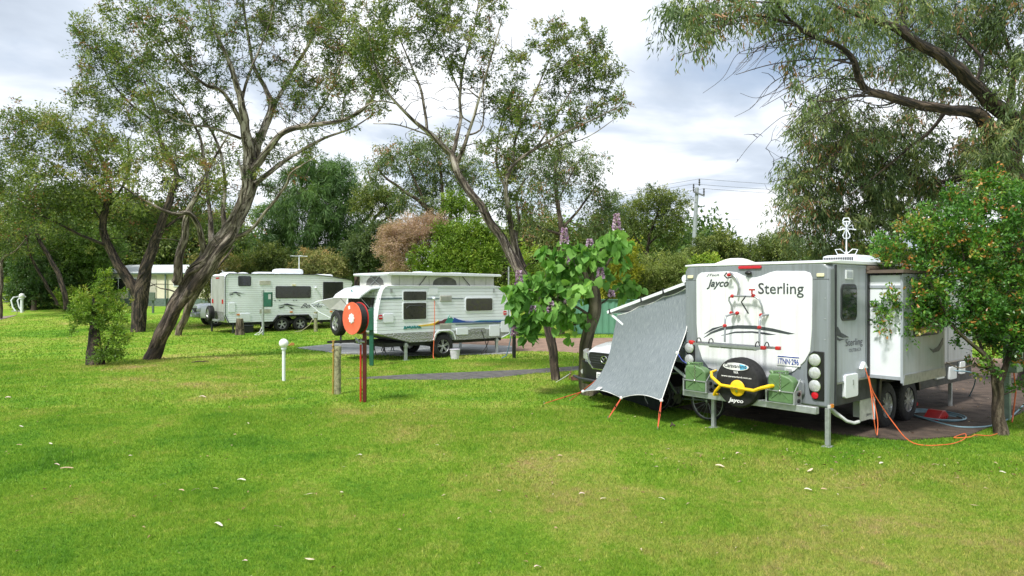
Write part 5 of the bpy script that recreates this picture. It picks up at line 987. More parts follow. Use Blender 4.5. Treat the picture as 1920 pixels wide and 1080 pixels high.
def cwin(x0, x1, z0, z1):
    f_ = MB().box(x0, x1, -.05, 0, z0, z1).build('window', white, cb_); MB().box(x0+.06, x1-.06, -.06, -.05, z0+.06, z1-.06).build('pane', curtain, f_); MB().box((x0+x1)/2-.025, (x0+x1)/2+.025, -.07, -.06, z0+.06, z1-.06).build('mullion', white, f_)
cwin(.25, .95, 1.0, 2.1); cwin(1.3, 2.7, .95, 2.1); cwin(6.4, 7.6, 1.45, 2.0); cwin(3.0, 3.5, 1.3, 2.1)
d_ = MB().box(4.2, 5.05, -.04, 0, .57, 2.25).build('door', mat('door_cream', (.5, .48, .4), .6), cb_); MB().box(4.95, 4.99, -.08, -.04, 1.3, 1.38).build('handle', galv, d_)
for x in (-.3, 2.9, 5.8): MB().box(x, x+.09, -.2, -.11, -.2, 2.4).build('verandah_post', grn, cb_)
MB().tube([(-.9, -.3, 0), (-.9, -.3, 2.2), (.0, -.2, 2.35)], .04, 6).build('downpipe', white, cb_)
fv = Vector(((-12-960)/F*58, 58, float(gz(0, 58)))); fv_ = thing('site_van', 'grey and tan old caravan glimpsed at the far left edge', 'caravan', fv, 0)
MB().prism([(0, .75), (1.95, .75), (2.0, 1.3), (1.9, 2.5), (1.6, 2.65), (0, 2.65)], 'y', 0, 2.2).build('body', mat('blue_grey_panel', (.30, .34, .38), .5), fv_, bevel=.03); MB().box(-.02, 2.03, -.03, 0, .75, 1.05).build('stripe', mat('tan_stripe', (.28, .17, .09), .6), fv_); window(fv_, (.4, 1.3, 1.6, 2.2), -.02); wheel(fv_, (1.0, .1, .36), (0, -1, 0), .36, .22)
MB().box(.1, 1.9, .2, 2, .5, .76).build('chassis', under, fv_)

# green metal fence beyond the road
fn = thing('metal_fence', 'green corrugated metal fence beyond the gravel road', 'fence', (3.1, 33.9, 0), R(-4))
gfm = mat('fence_green', (.10, .25, .17), .55, 0, .05, 2); gfd = mat('fence_post_green', (.06, .16, .11), .5)
for k in range(7):
    x0 = k*2.4; b = MB(); n_ = 30
    pr = [(x0+.06+i*(2.28/n_), .04 if (i//2) % 2 else 0) for i in range(n_+1)]; b.v = [(x, y, z) for z in (.06, 1.70) for x, y in pr]; b.f = [(i, i+1, i+n_+2, i+n_+1) for i in range(n_)]
    pn_ = b.build('panel', gfm, fn); m_ = pn_.modifiers.new('thickness', 'SOLIDIFY'); m_.thickness = .01
    MB().box(x0-.05, x0+.05, -.06, .06, -.1, 1.76).build('post', gfd, fn)
    MB().box(x0+.05, x0+2.35, -.05, .05, 1.70, 1.75).box(x0+.05, x0+2.35, -.04, .05, .02, .08).build('rail', gfd, fn)

# utility pole and wires
up_ = at(1303, 462, 60); pz = Vector((up_.x, 60, float(gz(0, 60)))); pl_ = thing('power_pole', 'tall grey power pole with crossarm above the bushes', 'power pole', pz, 0)
top = at(1308, 352, 60)-pz; MB().cyl((-.35, 0, 0), (top.x-.05, 0, top.z), .24, .15, n=14).build('pole', mat('pole_grey', (.28, .31, .33), .7), pl_, smooth=True)
MB().bar((top.x-.45, -.2, top.z-.35), (top.x+.55, -.2, top.z-.75), .12, .12).build('crossarm', mat('arm_grey', (.15, .16, .17), .7), pl_)
for x, z in ((top.x-.4, top.z-.30), (top.x+.5, top.z-.68), (top.x+.1, top.z+.15)):
    MB().lathe([(.05, 0), (.09, .1), (.05, .2), (.09, .3), (.05, .4), (.08, .5), (.03, .62)], (x, -.2, z), (0, 0, 1), 8).build('insulator', dgrey, pl_, smooth=True)
wires = MB(); 
for i, (x, z) in enumerate(((top.x-.4, top.z+.3), (top.x+.5, top.z-.1), (top.x+.1, top.z+.75), (top.x, top.z-2.6))):
    for ex, ez in ((42, .9-.0), (-40, -2.5)):
        wires.tube([(x+ex*t_, -.2+(10 if ex > 0 else 18)*t_, z+ez*t_-2.2*t_*(1-t_)*1.2) for t_ in [q/12 for q in range(13)]], .016, 4)
wires.build('power_line', mat('wire', (.1, .1, .1), .6), pl_)
MB().cyl((-2.6+top.x, 0, -.0), (-2.6+top.x, 0, .01), .01)
# ---------------- trees ----------------
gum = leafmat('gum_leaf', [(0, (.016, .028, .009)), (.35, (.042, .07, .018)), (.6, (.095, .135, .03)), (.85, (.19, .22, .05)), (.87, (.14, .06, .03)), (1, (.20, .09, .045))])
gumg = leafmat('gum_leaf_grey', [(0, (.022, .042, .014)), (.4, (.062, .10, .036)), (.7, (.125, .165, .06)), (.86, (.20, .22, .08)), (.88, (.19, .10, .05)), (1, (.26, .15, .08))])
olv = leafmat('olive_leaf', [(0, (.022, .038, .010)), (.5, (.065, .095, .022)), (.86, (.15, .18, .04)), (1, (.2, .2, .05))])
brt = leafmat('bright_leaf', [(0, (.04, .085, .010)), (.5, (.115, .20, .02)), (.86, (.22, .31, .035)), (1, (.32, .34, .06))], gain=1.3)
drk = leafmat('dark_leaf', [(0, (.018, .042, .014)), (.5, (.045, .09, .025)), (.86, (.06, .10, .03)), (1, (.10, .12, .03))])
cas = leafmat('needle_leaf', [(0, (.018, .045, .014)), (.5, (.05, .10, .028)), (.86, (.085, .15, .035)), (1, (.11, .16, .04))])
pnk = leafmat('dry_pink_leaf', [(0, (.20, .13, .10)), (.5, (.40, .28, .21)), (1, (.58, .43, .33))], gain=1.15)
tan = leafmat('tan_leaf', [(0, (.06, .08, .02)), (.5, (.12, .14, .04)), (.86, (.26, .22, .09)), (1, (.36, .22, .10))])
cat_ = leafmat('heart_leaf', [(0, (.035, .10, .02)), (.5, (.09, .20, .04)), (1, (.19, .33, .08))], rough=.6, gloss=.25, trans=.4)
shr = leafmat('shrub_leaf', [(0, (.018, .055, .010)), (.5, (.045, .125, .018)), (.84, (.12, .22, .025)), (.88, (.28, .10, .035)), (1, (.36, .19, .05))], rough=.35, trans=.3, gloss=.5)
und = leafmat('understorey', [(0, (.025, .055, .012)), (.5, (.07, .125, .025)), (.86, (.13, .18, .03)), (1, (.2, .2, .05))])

# leaning pale gum at the left
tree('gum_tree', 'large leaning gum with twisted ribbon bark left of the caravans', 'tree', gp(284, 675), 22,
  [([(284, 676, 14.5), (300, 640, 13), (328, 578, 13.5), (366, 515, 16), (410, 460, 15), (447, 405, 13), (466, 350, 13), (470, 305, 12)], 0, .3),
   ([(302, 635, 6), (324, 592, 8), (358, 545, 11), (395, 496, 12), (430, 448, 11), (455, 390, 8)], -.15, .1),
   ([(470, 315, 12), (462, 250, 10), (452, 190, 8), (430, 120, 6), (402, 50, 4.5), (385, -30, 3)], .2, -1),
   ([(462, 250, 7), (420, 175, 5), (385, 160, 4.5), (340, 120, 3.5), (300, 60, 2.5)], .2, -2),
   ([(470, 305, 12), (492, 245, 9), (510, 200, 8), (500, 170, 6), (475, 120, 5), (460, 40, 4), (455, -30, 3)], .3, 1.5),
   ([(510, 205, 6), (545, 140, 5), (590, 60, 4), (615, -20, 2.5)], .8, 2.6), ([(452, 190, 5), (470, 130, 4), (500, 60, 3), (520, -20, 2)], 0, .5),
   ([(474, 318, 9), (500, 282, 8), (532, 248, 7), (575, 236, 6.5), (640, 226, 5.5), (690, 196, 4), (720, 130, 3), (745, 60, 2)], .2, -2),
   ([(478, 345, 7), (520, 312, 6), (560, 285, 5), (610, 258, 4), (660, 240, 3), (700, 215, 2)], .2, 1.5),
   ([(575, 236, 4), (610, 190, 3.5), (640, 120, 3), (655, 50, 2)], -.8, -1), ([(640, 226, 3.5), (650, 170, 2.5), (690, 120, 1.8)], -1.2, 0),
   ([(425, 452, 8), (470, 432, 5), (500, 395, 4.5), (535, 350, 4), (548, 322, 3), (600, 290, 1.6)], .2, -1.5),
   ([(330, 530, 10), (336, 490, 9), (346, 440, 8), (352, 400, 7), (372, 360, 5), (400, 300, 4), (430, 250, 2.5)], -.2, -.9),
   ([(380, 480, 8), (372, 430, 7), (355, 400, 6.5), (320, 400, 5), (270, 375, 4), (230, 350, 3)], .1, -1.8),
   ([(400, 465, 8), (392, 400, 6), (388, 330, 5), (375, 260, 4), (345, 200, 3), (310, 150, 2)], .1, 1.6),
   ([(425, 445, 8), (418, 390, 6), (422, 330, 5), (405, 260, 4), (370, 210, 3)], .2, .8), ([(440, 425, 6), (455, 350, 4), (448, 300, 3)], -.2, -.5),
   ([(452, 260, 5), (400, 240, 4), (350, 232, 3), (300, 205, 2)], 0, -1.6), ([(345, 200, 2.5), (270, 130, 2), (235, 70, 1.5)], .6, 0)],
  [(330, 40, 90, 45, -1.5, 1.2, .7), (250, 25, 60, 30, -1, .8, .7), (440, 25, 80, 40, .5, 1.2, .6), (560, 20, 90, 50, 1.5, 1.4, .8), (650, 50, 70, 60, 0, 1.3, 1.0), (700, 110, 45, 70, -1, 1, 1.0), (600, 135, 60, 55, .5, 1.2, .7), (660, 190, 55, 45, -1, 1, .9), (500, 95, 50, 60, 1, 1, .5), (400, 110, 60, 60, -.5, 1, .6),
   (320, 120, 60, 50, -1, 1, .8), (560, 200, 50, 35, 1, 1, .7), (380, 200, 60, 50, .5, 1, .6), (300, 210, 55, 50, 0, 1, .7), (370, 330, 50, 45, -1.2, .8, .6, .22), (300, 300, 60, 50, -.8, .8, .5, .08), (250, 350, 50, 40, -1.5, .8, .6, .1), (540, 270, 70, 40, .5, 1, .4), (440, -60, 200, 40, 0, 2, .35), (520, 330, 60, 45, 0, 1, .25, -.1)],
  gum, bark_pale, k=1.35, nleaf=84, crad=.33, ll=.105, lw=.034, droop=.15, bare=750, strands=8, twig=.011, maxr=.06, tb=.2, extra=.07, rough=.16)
# centre gum
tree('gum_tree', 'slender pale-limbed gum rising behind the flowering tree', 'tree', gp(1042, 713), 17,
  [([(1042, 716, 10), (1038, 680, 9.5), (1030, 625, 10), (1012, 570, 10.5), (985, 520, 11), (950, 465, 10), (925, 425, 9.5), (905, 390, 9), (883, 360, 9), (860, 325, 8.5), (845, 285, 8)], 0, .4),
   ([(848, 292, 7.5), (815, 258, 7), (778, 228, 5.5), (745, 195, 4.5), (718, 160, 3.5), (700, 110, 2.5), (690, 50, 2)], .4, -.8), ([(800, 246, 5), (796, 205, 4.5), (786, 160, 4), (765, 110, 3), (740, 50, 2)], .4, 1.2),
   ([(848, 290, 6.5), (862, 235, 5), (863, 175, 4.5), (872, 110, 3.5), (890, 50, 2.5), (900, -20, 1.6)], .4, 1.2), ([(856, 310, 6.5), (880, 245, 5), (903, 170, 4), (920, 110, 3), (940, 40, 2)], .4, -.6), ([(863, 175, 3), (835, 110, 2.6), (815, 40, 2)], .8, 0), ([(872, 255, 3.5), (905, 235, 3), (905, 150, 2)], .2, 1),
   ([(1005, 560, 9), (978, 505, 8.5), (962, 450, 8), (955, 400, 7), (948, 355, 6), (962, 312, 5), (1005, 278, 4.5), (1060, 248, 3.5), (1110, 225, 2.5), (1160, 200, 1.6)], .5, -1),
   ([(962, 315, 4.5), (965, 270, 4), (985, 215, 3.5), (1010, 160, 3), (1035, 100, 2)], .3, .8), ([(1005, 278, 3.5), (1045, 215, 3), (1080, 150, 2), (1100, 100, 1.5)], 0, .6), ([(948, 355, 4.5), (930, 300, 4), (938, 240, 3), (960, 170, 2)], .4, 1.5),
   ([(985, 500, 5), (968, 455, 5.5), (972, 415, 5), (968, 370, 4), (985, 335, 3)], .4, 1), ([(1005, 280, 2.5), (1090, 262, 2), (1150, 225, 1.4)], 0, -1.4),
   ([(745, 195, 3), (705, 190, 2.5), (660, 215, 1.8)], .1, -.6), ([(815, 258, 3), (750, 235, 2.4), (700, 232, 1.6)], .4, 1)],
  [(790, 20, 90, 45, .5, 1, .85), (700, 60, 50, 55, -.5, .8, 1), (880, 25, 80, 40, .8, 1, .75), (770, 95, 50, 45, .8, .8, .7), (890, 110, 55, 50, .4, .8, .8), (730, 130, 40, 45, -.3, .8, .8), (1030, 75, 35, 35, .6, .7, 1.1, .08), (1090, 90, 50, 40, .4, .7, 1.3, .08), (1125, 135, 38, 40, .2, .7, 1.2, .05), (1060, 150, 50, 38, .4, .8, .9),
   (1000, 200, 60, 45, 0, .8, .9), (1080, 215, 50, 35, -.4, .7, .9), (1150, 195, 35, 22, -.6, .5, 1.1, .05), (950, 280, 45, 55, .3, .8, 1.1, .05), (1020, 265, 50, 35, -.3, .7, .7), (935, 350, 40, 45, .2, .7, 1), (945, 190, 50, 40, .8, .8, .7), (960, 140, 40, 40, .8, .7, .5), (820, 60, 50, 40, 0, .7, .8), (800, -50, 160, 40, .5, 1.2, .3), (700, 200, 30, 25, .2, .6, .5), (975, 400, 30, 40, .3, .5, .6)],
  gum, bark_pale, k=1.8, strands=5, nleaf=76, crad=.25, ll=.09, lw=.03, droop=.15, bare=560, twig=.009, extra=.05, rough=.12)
# dark double-trunked tree
tree('gum_tree', 'dark double-trunked tree in front of the cream cabin', 'tree', gp(260, 623), 35.5,
  [([(260, 625, 13), (261, 590, 13), (263, 550, 14), (270, 520, 12), (280, 485, 11), (298, 430, 9), (318, 370, 8), (330, 320, 6.5), (300, 260, 5), (290, 200, 4.5), (270, 150, 3)], 0, 0),
   ([(262, 560, 12), (248, 535, 11), (225, 500, 10), (203, 462, 9), (193, 420, 8), (200, 385, 7), (208, 355, 5), (190, 300, 4), (160, 240, 3)], 0, -1), ([(200, 460, 5), (160, 445, 4.5), (120, 425, 4), (70, 400, 3), (30, 380, 2)], -.5, -2),
   ([(290, 440, 5), (350, 400, 4), (400, 370, 3)], 0, 2), ([(290, 230, 4), (240, 190, 3.5), (200, 140, 2.5), (185, 90, 2)], 0, 1), ([(200, 390, 4), (240, 330, 4), (240, 260, 3)], -.4, .5), ([(196, 420, 4), (150, 360, 3), (90, 300, 2)], -.4, -1)],
  [(180, 80, 40, 50, .5, 1.4, 1.3, .08), (210, 140, 55, 50, 0, 1.4, 1.1), (170, 180, 40, 30, 0, 1.2, 1.1, .06), (250, 110, 50, 50, 1, 1.4, .9), (240, 200, 60, 50, 0, 1.5, .8), (60, 235, 50, 38, -1, 1.6, 1.3, .05), (20, 300, 40, 60, -1, 1.6, 1.2), (140, 260, 60, 50, -1, 1.6, 1.2, .10), (200, 290, 50, 50, -1, 1.6, 1.2, .08), (110, 320, 60, 50, -1.5, 1.6, 1.1, .04), (210, 350, 60, 40, -1, 1.5, 1.1, .10),
   (60, 370, 60, 45, -1, 1.6, 1), (150, 380, 50, 35, -.5, 1.6, .8), (320, 290, 60, 60, 1, 1.5, .9), (360, 370, 60, 50, 1.5, 1.5, .9), (300, 400, 60, 40, 1, 1.5, .8), (260, 420, 60, 35, 1, 1.5, .6, -.05), (110, 400, 70, 35, -1, 1.5, .8, -.1), (400, 420, 50, 30, 2, 1.2, .6), (420, 300, 50, 60, 2, 1.5, .6)],
  gum, bark_dark, strands=5, k=.5, nleaf=80, crad=.62, ll=.16, lw=.055, bare=160, twig=.012, extra=.06)
# slim tree leaning behind the big one
tree('gum_tree', 'slim leaning brown trunk between the big gum and the four-wheel drive', 'tree', gp(334, 628), 33,
  [([(334, 629, 8), (345, 600, 8), (362, 560, 9), (385, 520, 8), (400, 480, 6), (420, 440, 5), (440, 400, 4)], 0, 0), ([(385, 520, 5), (410, 500, 4), (440, 460, 3)], 0, 1)],
  [(430, 400, 40, 30, 0, 1, .6), (470, 440, 30, 25, .5, 1, .5)], gum, bark_mid, k=.6, nleaf=60, crad=.5, ll=.14, lw=.05, bare=30)
# leaning dark trunks at left
tree('gum_tree', 'dark tree with two leaning trunks in front of the left shrubs', 'tree', gp(122, 578), 46,
  [([(124, 580, 6), (120, 545, 6.5), (105, 505, 6), (88, 475, 5.5), (72, 445, 5), (60, 400, 4), (50, 350, 3)], 0, 0), ([(108, 572, 4), (85, 530, 4.5), (62, 490, 4), (52, 455, 3.5), (40, 410, 2.5)], 0, -1)],
  [(40, 400, 50, 35, 0, 2, .9), (80, 360, 50, 35, 0, 2, .9), (10, 440, 30, 35, 0, 2, .8), (90, 430, 40, 25, 1, 2, .5), (-20, 380, 40, 60, 0, 2, .7), (30, 460, 30, 18, -1, 1.5, .7)], gum, bark_dark, k=.45, nleaf=72, crad=.8, ll=.2, lw=.065, bare=60, twig=.015)
tree('gum_tree', 'pale thin tree at the left edge beside the footpath', 'tree', gp(1, 594), 43,
  [([(2, 598, 4), (2, 560, 4.5), (3, 520, 4.5), (6, 485, 4), (30, 470, 3), (55, 440, 2)], 0, 0), ([(3, 520, 3), (-15, 470, 3), (-30, 420, 2)], 0, 0)], [(10, 450, 35, 25, 0, 1.5, .8), (50, 430, 35, 20, 0, 1.5, .7), (-30, 420, 40, 40, 0, 1.5, .5)], gum, bark_pale, k=.5, nleaf=60, crad=.6, ll=.17, lw=.06, bare=20)
# sprouting stump shrub
tree('sprouting_stump', 'dark old stump with bright green shoots around it', 'shrub', gp(180, 684), 20.5,
  [([(180, 686, 17), (179, 668, 15), (177, 645, 12), (176, 610, 9), (176, 575, 7), (177, 560, 5)], 0, 0), ([(190, 680, 3), (200, 650, 2.5), (215, 620, 2)], -.2, -.4)],
  [(178, 605, 30, 26, -.2, .4, 1.0), (185, 560, 42, 24, 0, .6, 1.2, .1), (165, 590, 36, 26, -.1, .5, 1.2), (208, 595, 32, 26, 0, .5, .9, .05), (225, 565, 20, 22, 0, .4, .9, .1), (212, 650, 30, 28, -.2, .4, 1.3, -.05), (195, 672, 28, 12, -.3, .4, 1.3, -.1), (190, 535, 18, 18, 0, .3, .9, .12), (155, 618, 24, 16, -.1, .3, .7), (150, 570, 22, 14, 0, .3, .7, .1), (203, 515, 8, 18, 0, .2, 1.5, .15), (222, 625, 22, 25, -.2, .3, 1)],
  leafmat('shoot_leaf', [(0, (.04, .09, .010)), (.5, (.11, .20, .020)), (.86, (.22, .32, .035)), (1, (.3, .3, .06))], gain=1.15), bark_dark, k=3.8, nleaf=36, crad=.18, ll=.08, lw=.03, twig=.004, upb=.6, group=None, rough=.2)
# flowering tree with heart leaves
ft = tree('flowering_tree', 'broad-leaved tree with lilac flower spikes beside the shade cloth', 'tree', gp(1104, 740), 14.7,
  [([(1108, 744, 17), (1100, 725, 13.5), (1096, 695, 12.5), (1096, 655, 12), (1104, 620, 12), (1113, 590, 12.5), (1116, 560, 12), (1112, 525, 11), (1106, 500, 9)], 0, 0),
   ([(1106, 545, 9), (1099, 520, 8), (1092, 500, 7), (1090, 480, 5)], -.1, -.3), ([(1112, 535, 5), (1135, 500, 4), (1150, 470, 3), (1155, 445, 2)], 0, -.2), ([(1104, 590, 5), (1080, 575, 4), (1040, 560, 3), (1000, 545, 2.2), (975, 540, 1.6)], 0, -.6),
   ([(1100, 600, 4), (1070, 610, 3), (1030, 605, 2.2), (985, 610, 1.6)], 0, -.3), ([(1118, 575, 4), (1140, 560, 3), (1160, 540, 2)], 0, .2), ([(1092, 500, 4), (1060, 485, 3), (1045, 465, 2)], -.2, -.4), ([(1112, 525, 6), (1128, 470, 5), (1130, 455, 4)], 0, 0)],
  [(1150, 450, 32, 20, -.1, .5, 1), (1095, 470, 45, 22, -.2, .6, 1), (1045, 490, 45, 28, -.3, .6, 1), (1000, 530, 42, 26, -.4, .6, 1), (1065, 535, 55, 32, -.2, .7, .9), (1145, 495, 32, 22, .1, .6, .7), (1168, 535, 20, 22, .2, .4, .6), (1010, 580, 48, 28, -.3, .6, 1), (1055, 595, 42, 20, -.1, .6, .7), (980, 560, 28, 24, -.4, .5, .9), (985, 620, 16, 8, -.3, .3, .4)],
  cat_, bark_smooth, k=2.0, nleaf=10, crad=.22, ll=.19, lw=.165, droop=.75, tmpl=HEART, twig=.006, rough=.06)
fl = leafmat('lilac_petal', [(0, (.12, .03, .12)), (.35, (.42, .26, .48)), (.7, (.66, .50, .70)), (1, (.80, .72, .82))], trans=.3, gain=1)
fb = Vector(gp(1104, 740))
for px, py, h_, yy in ((1156, 416, 30, 14.5), (1058, 442, 28, 14.4), (1071, 484, 26, 14.3), (973, 521, 26, 14.2), (1126, 512, 20, 14.3), (1033, 575, 18, 14.1), (1064, 562, 14, 14.2), (965, 622, 16, 14.2), (1106, 455, 12, 14.5), (1000, 580, 12, 14.1), (1146, 550, 12, 14.6)):
    c = at(px, py, yy)-fb; hm = h_/F*yy; n = int(60+hm*500)
    t_ = rng.random(n); a_ = rng.uniform(0, 6.28, n); rad = (.085*(1-t_*.65))*(.5+hm)*rng.uniform(.6, 1.1, n)
    P = np.stack([c.x+np.cos(a_)*rad, c.y+np.sin(a_)*rad, c.z+(t_-.5)*hm], 1); D = np.stack([np.cos(a_), np.sin(a_), rng.normal(0, .4, n)], 1)
    leaves('flower_spike', P, D, np.full(n, .05), np.full(n, .045), rng.random(n), fl, ft, DIA)
# right foreground tree
tree('shrub_tree', 'leafy tree with reddish flower clusters in front of the right caravan', 'tree', gp(1877, 816), 10.7,
  [([(1878, 818, 13), (1874, 780, 11), (1872, 745, 10.5), (1868, 720, 11), (1860, 690, 8), (1845, 665, 6.5), (1815, 640, 5), (1785, 610, 4), (1765, 570, 3), (1740, 520, 2.5)], 0, -.3), ([(1870, 725, 8), (1888, 680, 7), (1898, 630, 6), (1900, 570, 5), (1890, 500, 4), (1870, 430, 3)], 0, .3),
   ([(1845, 668, 4.5), (1830, 620, 4.5), (1820, 560, 4), (1810, 500, 3), (1800, 440, 2)], -.1, .2), ([(1785, 612, 3), (1730, 590, 2.2), (1690, 560, 1.8)], -.2, -.2), ([(1896, 640, 4), (1930, 600, 4), (1950, 540, 3), (1960, 450, 2)], .1, 0), ([(1868, 700, 4), (1830, 685, 3.5), (1800, 690, 2.5), (1775, 680, 2)], 0, -.3)],
  [(1880, 390, 60, 50, .1, .8, 1.0), (1800, 410, 50, 40, 0, .7, 1.0), (1740, 440, 50, 35, 0, .6, 1.0, .06), (1700, 480, 45, 35, 0, .6, 1.1, .10), (1790, 480, 60, 45, 0, .7, 1.1, .08), (1880, 470, 60, 55, 0, .8, 1), (1940, 450, 60, 80, 0, .8, .9), (1670, 560, 28, 38, -.1, .5, 1.0, .10), (1720, 550, 50, 45, 0, .6, 1.1, .03), (1800, 560, 60, 50, 0, .7, 1.1, -.03), (1880, 560, 60, 55, 0, .7, 1.1, 0),
   (1690, 610, 35, 20, -.1, .4, 1.0, .08), (1745, 600, 40, 18, 0, .5, .7), (1800, 618, 35, 20, 0, .5, .7), (1890, 620, 60, 35, 0, .6, 1.1), (1855, 680, 40, 18, 0, .4, .6), (1920, 660, 35, 25, 0, .5, .9), (1950, 570, 50, 80, 0, .8, .9), (1658, 468, 12, 14, 0, .2, 2), (1718, 412, 14, 12, 0, .2, 2), (1638, 602, 9, 9, 0, .2, 2), (1778, 372, 14, 14, 0, .2, 2), (1850, 342, 18, 12, 0, .2, 2), (1755, 398, 10, 10, 0, .2, 2), (1650, 590, 16, 20, -.1, .3, .9, .12), (1930, 750, 26, 30, .2, .4, .3)],
  shr, bark_mid, k=6.5, nleaf=52, crad=.17, ll=.062, lw=.030, twig=.004, bare=60, extra=.07, upb=.25, maxr=.02)
# big gum overhead at right
WISP = []
for q_ in range(26):
    sx, sy, sd0 = random.choice([(1598, 110, -1.9), (1628, 172, -1.4), (1540, 72, -2.3), (1500, 50, -2.5), (1612, 150, -1.6), (1690, 188, -.9)])
    ex, ey = sx-random.uniform(90, 260), sy+random.uniform(10, 130); my = (sy+ey)/2-random.uniform(5, 30)
    dr_ = random.uniform(10, 45); WISP.append(([(sx+(ex-sx)*f+random.gauss(0, 5)*(f > 0), sy+(ey-sy)*f-dr_*math.sin(PI*f)+random.gauss(0, 5)*(f > 0), 2.4-1.7*f) for f in (0, .2, .38, .55, .7, .85, 1)], sd0, sd0-random.uniform(0, 1)))
    if q_ % 2: bx_, by_ = WISP[-1][0][3][:2]; WISP.append(([(bx_, by_, 1.3), (bx_-22, by_+14, 1.1), (bx_-38, by_+38, .9), (bx_-62, by_+60, .7)], sd0-.3, sd0-.6))
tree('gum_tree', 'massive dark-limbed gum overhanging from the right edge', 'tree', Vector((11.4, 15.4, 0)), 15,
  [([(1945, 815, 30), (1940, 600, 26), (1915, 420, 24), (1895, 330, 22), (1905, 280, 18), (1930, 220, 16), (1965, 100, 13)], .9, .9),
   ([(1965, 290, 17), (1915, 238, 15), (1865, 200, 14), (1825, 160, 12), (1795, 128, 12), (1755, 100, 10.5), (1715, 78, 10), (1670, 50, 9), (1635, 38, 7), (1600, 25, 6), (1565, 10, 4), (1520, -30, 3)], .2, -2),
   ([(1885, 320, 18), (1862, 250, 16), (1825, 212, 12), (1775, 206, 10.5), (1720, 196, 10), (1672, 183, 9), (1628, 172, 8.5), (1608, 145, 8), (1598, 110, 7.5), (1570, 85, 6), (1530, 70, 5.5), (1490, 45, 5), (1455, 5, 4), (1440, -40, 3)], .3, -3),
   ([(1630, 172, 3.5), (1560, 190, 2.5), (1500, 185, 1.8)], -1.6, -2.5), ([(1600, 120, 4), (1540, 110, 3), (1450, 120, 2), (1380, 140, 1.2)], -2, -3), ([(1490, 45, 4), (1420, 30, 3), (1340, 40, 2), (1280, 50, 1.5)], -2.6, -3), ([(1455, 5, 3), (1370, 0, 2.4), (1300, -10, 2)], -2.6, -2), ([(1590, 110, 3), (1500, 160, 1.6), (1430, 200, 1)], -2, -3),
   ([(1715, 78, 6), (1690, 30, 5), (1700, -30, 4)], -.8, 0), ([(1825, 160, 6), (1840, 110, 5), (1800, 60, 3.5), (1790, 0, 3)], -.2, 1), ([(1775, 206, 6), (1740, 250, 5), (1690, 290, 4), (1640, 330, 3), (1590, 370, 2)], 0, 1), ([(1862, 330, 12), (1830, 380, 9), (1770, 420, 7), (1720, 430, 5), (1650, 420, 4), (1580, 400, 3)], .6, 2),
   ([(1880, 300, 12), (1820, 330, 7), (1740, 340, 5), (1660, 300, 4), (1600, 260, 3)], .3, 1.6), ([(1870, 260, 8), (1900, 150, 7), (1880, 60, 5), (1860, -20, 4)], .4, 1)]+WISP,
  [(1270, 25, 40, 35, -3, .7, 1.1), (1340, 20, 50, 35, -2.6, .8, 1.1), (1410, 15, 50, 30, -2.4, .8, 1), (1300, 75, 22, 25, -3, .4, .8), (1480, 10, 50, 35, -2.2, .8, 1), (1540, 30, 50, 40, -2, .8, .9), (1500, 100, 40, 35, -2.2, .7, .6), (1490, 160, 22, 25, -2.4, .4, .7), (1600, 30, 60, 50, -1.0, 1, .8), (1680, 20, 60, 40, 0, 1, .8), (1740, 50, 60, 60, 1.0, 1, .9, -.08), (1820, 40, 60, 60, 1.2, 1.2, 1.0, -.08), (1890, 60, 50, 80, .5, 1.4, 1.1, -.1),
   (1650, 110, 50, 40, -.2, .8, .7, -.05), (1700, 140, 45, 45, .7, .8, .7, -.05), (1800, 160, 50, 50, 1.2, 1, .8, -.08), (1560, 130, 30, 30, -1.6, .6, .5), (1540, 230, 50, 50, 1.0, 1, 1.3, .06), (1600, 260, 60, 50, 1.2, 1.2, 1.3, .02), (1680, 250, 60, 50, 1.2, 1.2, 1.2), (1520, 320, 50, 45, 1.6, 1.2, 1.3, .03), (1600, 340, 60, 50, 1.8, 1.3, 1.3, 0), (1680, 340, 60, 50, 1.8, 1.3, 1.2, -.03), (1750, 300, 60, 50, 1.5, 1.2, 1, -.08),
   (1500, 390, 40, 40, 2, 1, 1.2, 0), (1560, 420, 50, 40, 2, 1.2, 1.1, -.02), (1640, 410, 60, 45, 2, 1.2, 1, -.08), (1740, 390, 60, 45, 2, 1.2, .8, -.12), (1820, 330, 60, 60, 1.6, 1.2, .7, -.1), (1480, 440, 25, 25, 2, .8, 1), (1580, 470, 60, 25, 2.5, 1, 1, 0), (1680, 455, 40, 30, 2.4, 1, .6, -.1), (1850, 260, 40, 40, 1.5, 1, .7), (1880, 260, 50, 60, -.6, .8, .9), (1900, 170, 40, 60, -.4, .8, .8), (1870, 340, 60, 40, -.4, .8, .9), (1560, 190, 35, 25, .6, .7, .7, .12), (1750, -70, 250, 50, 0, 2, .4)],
  gumg, bark_dark, k=2.1, strands=5, nleaf=66, crad=.34, ll=.14, lw=.027, droop=.85, tmpl=SICK, twig=.008, bare=560, extra=.08, rough=.12, maxr=.035)

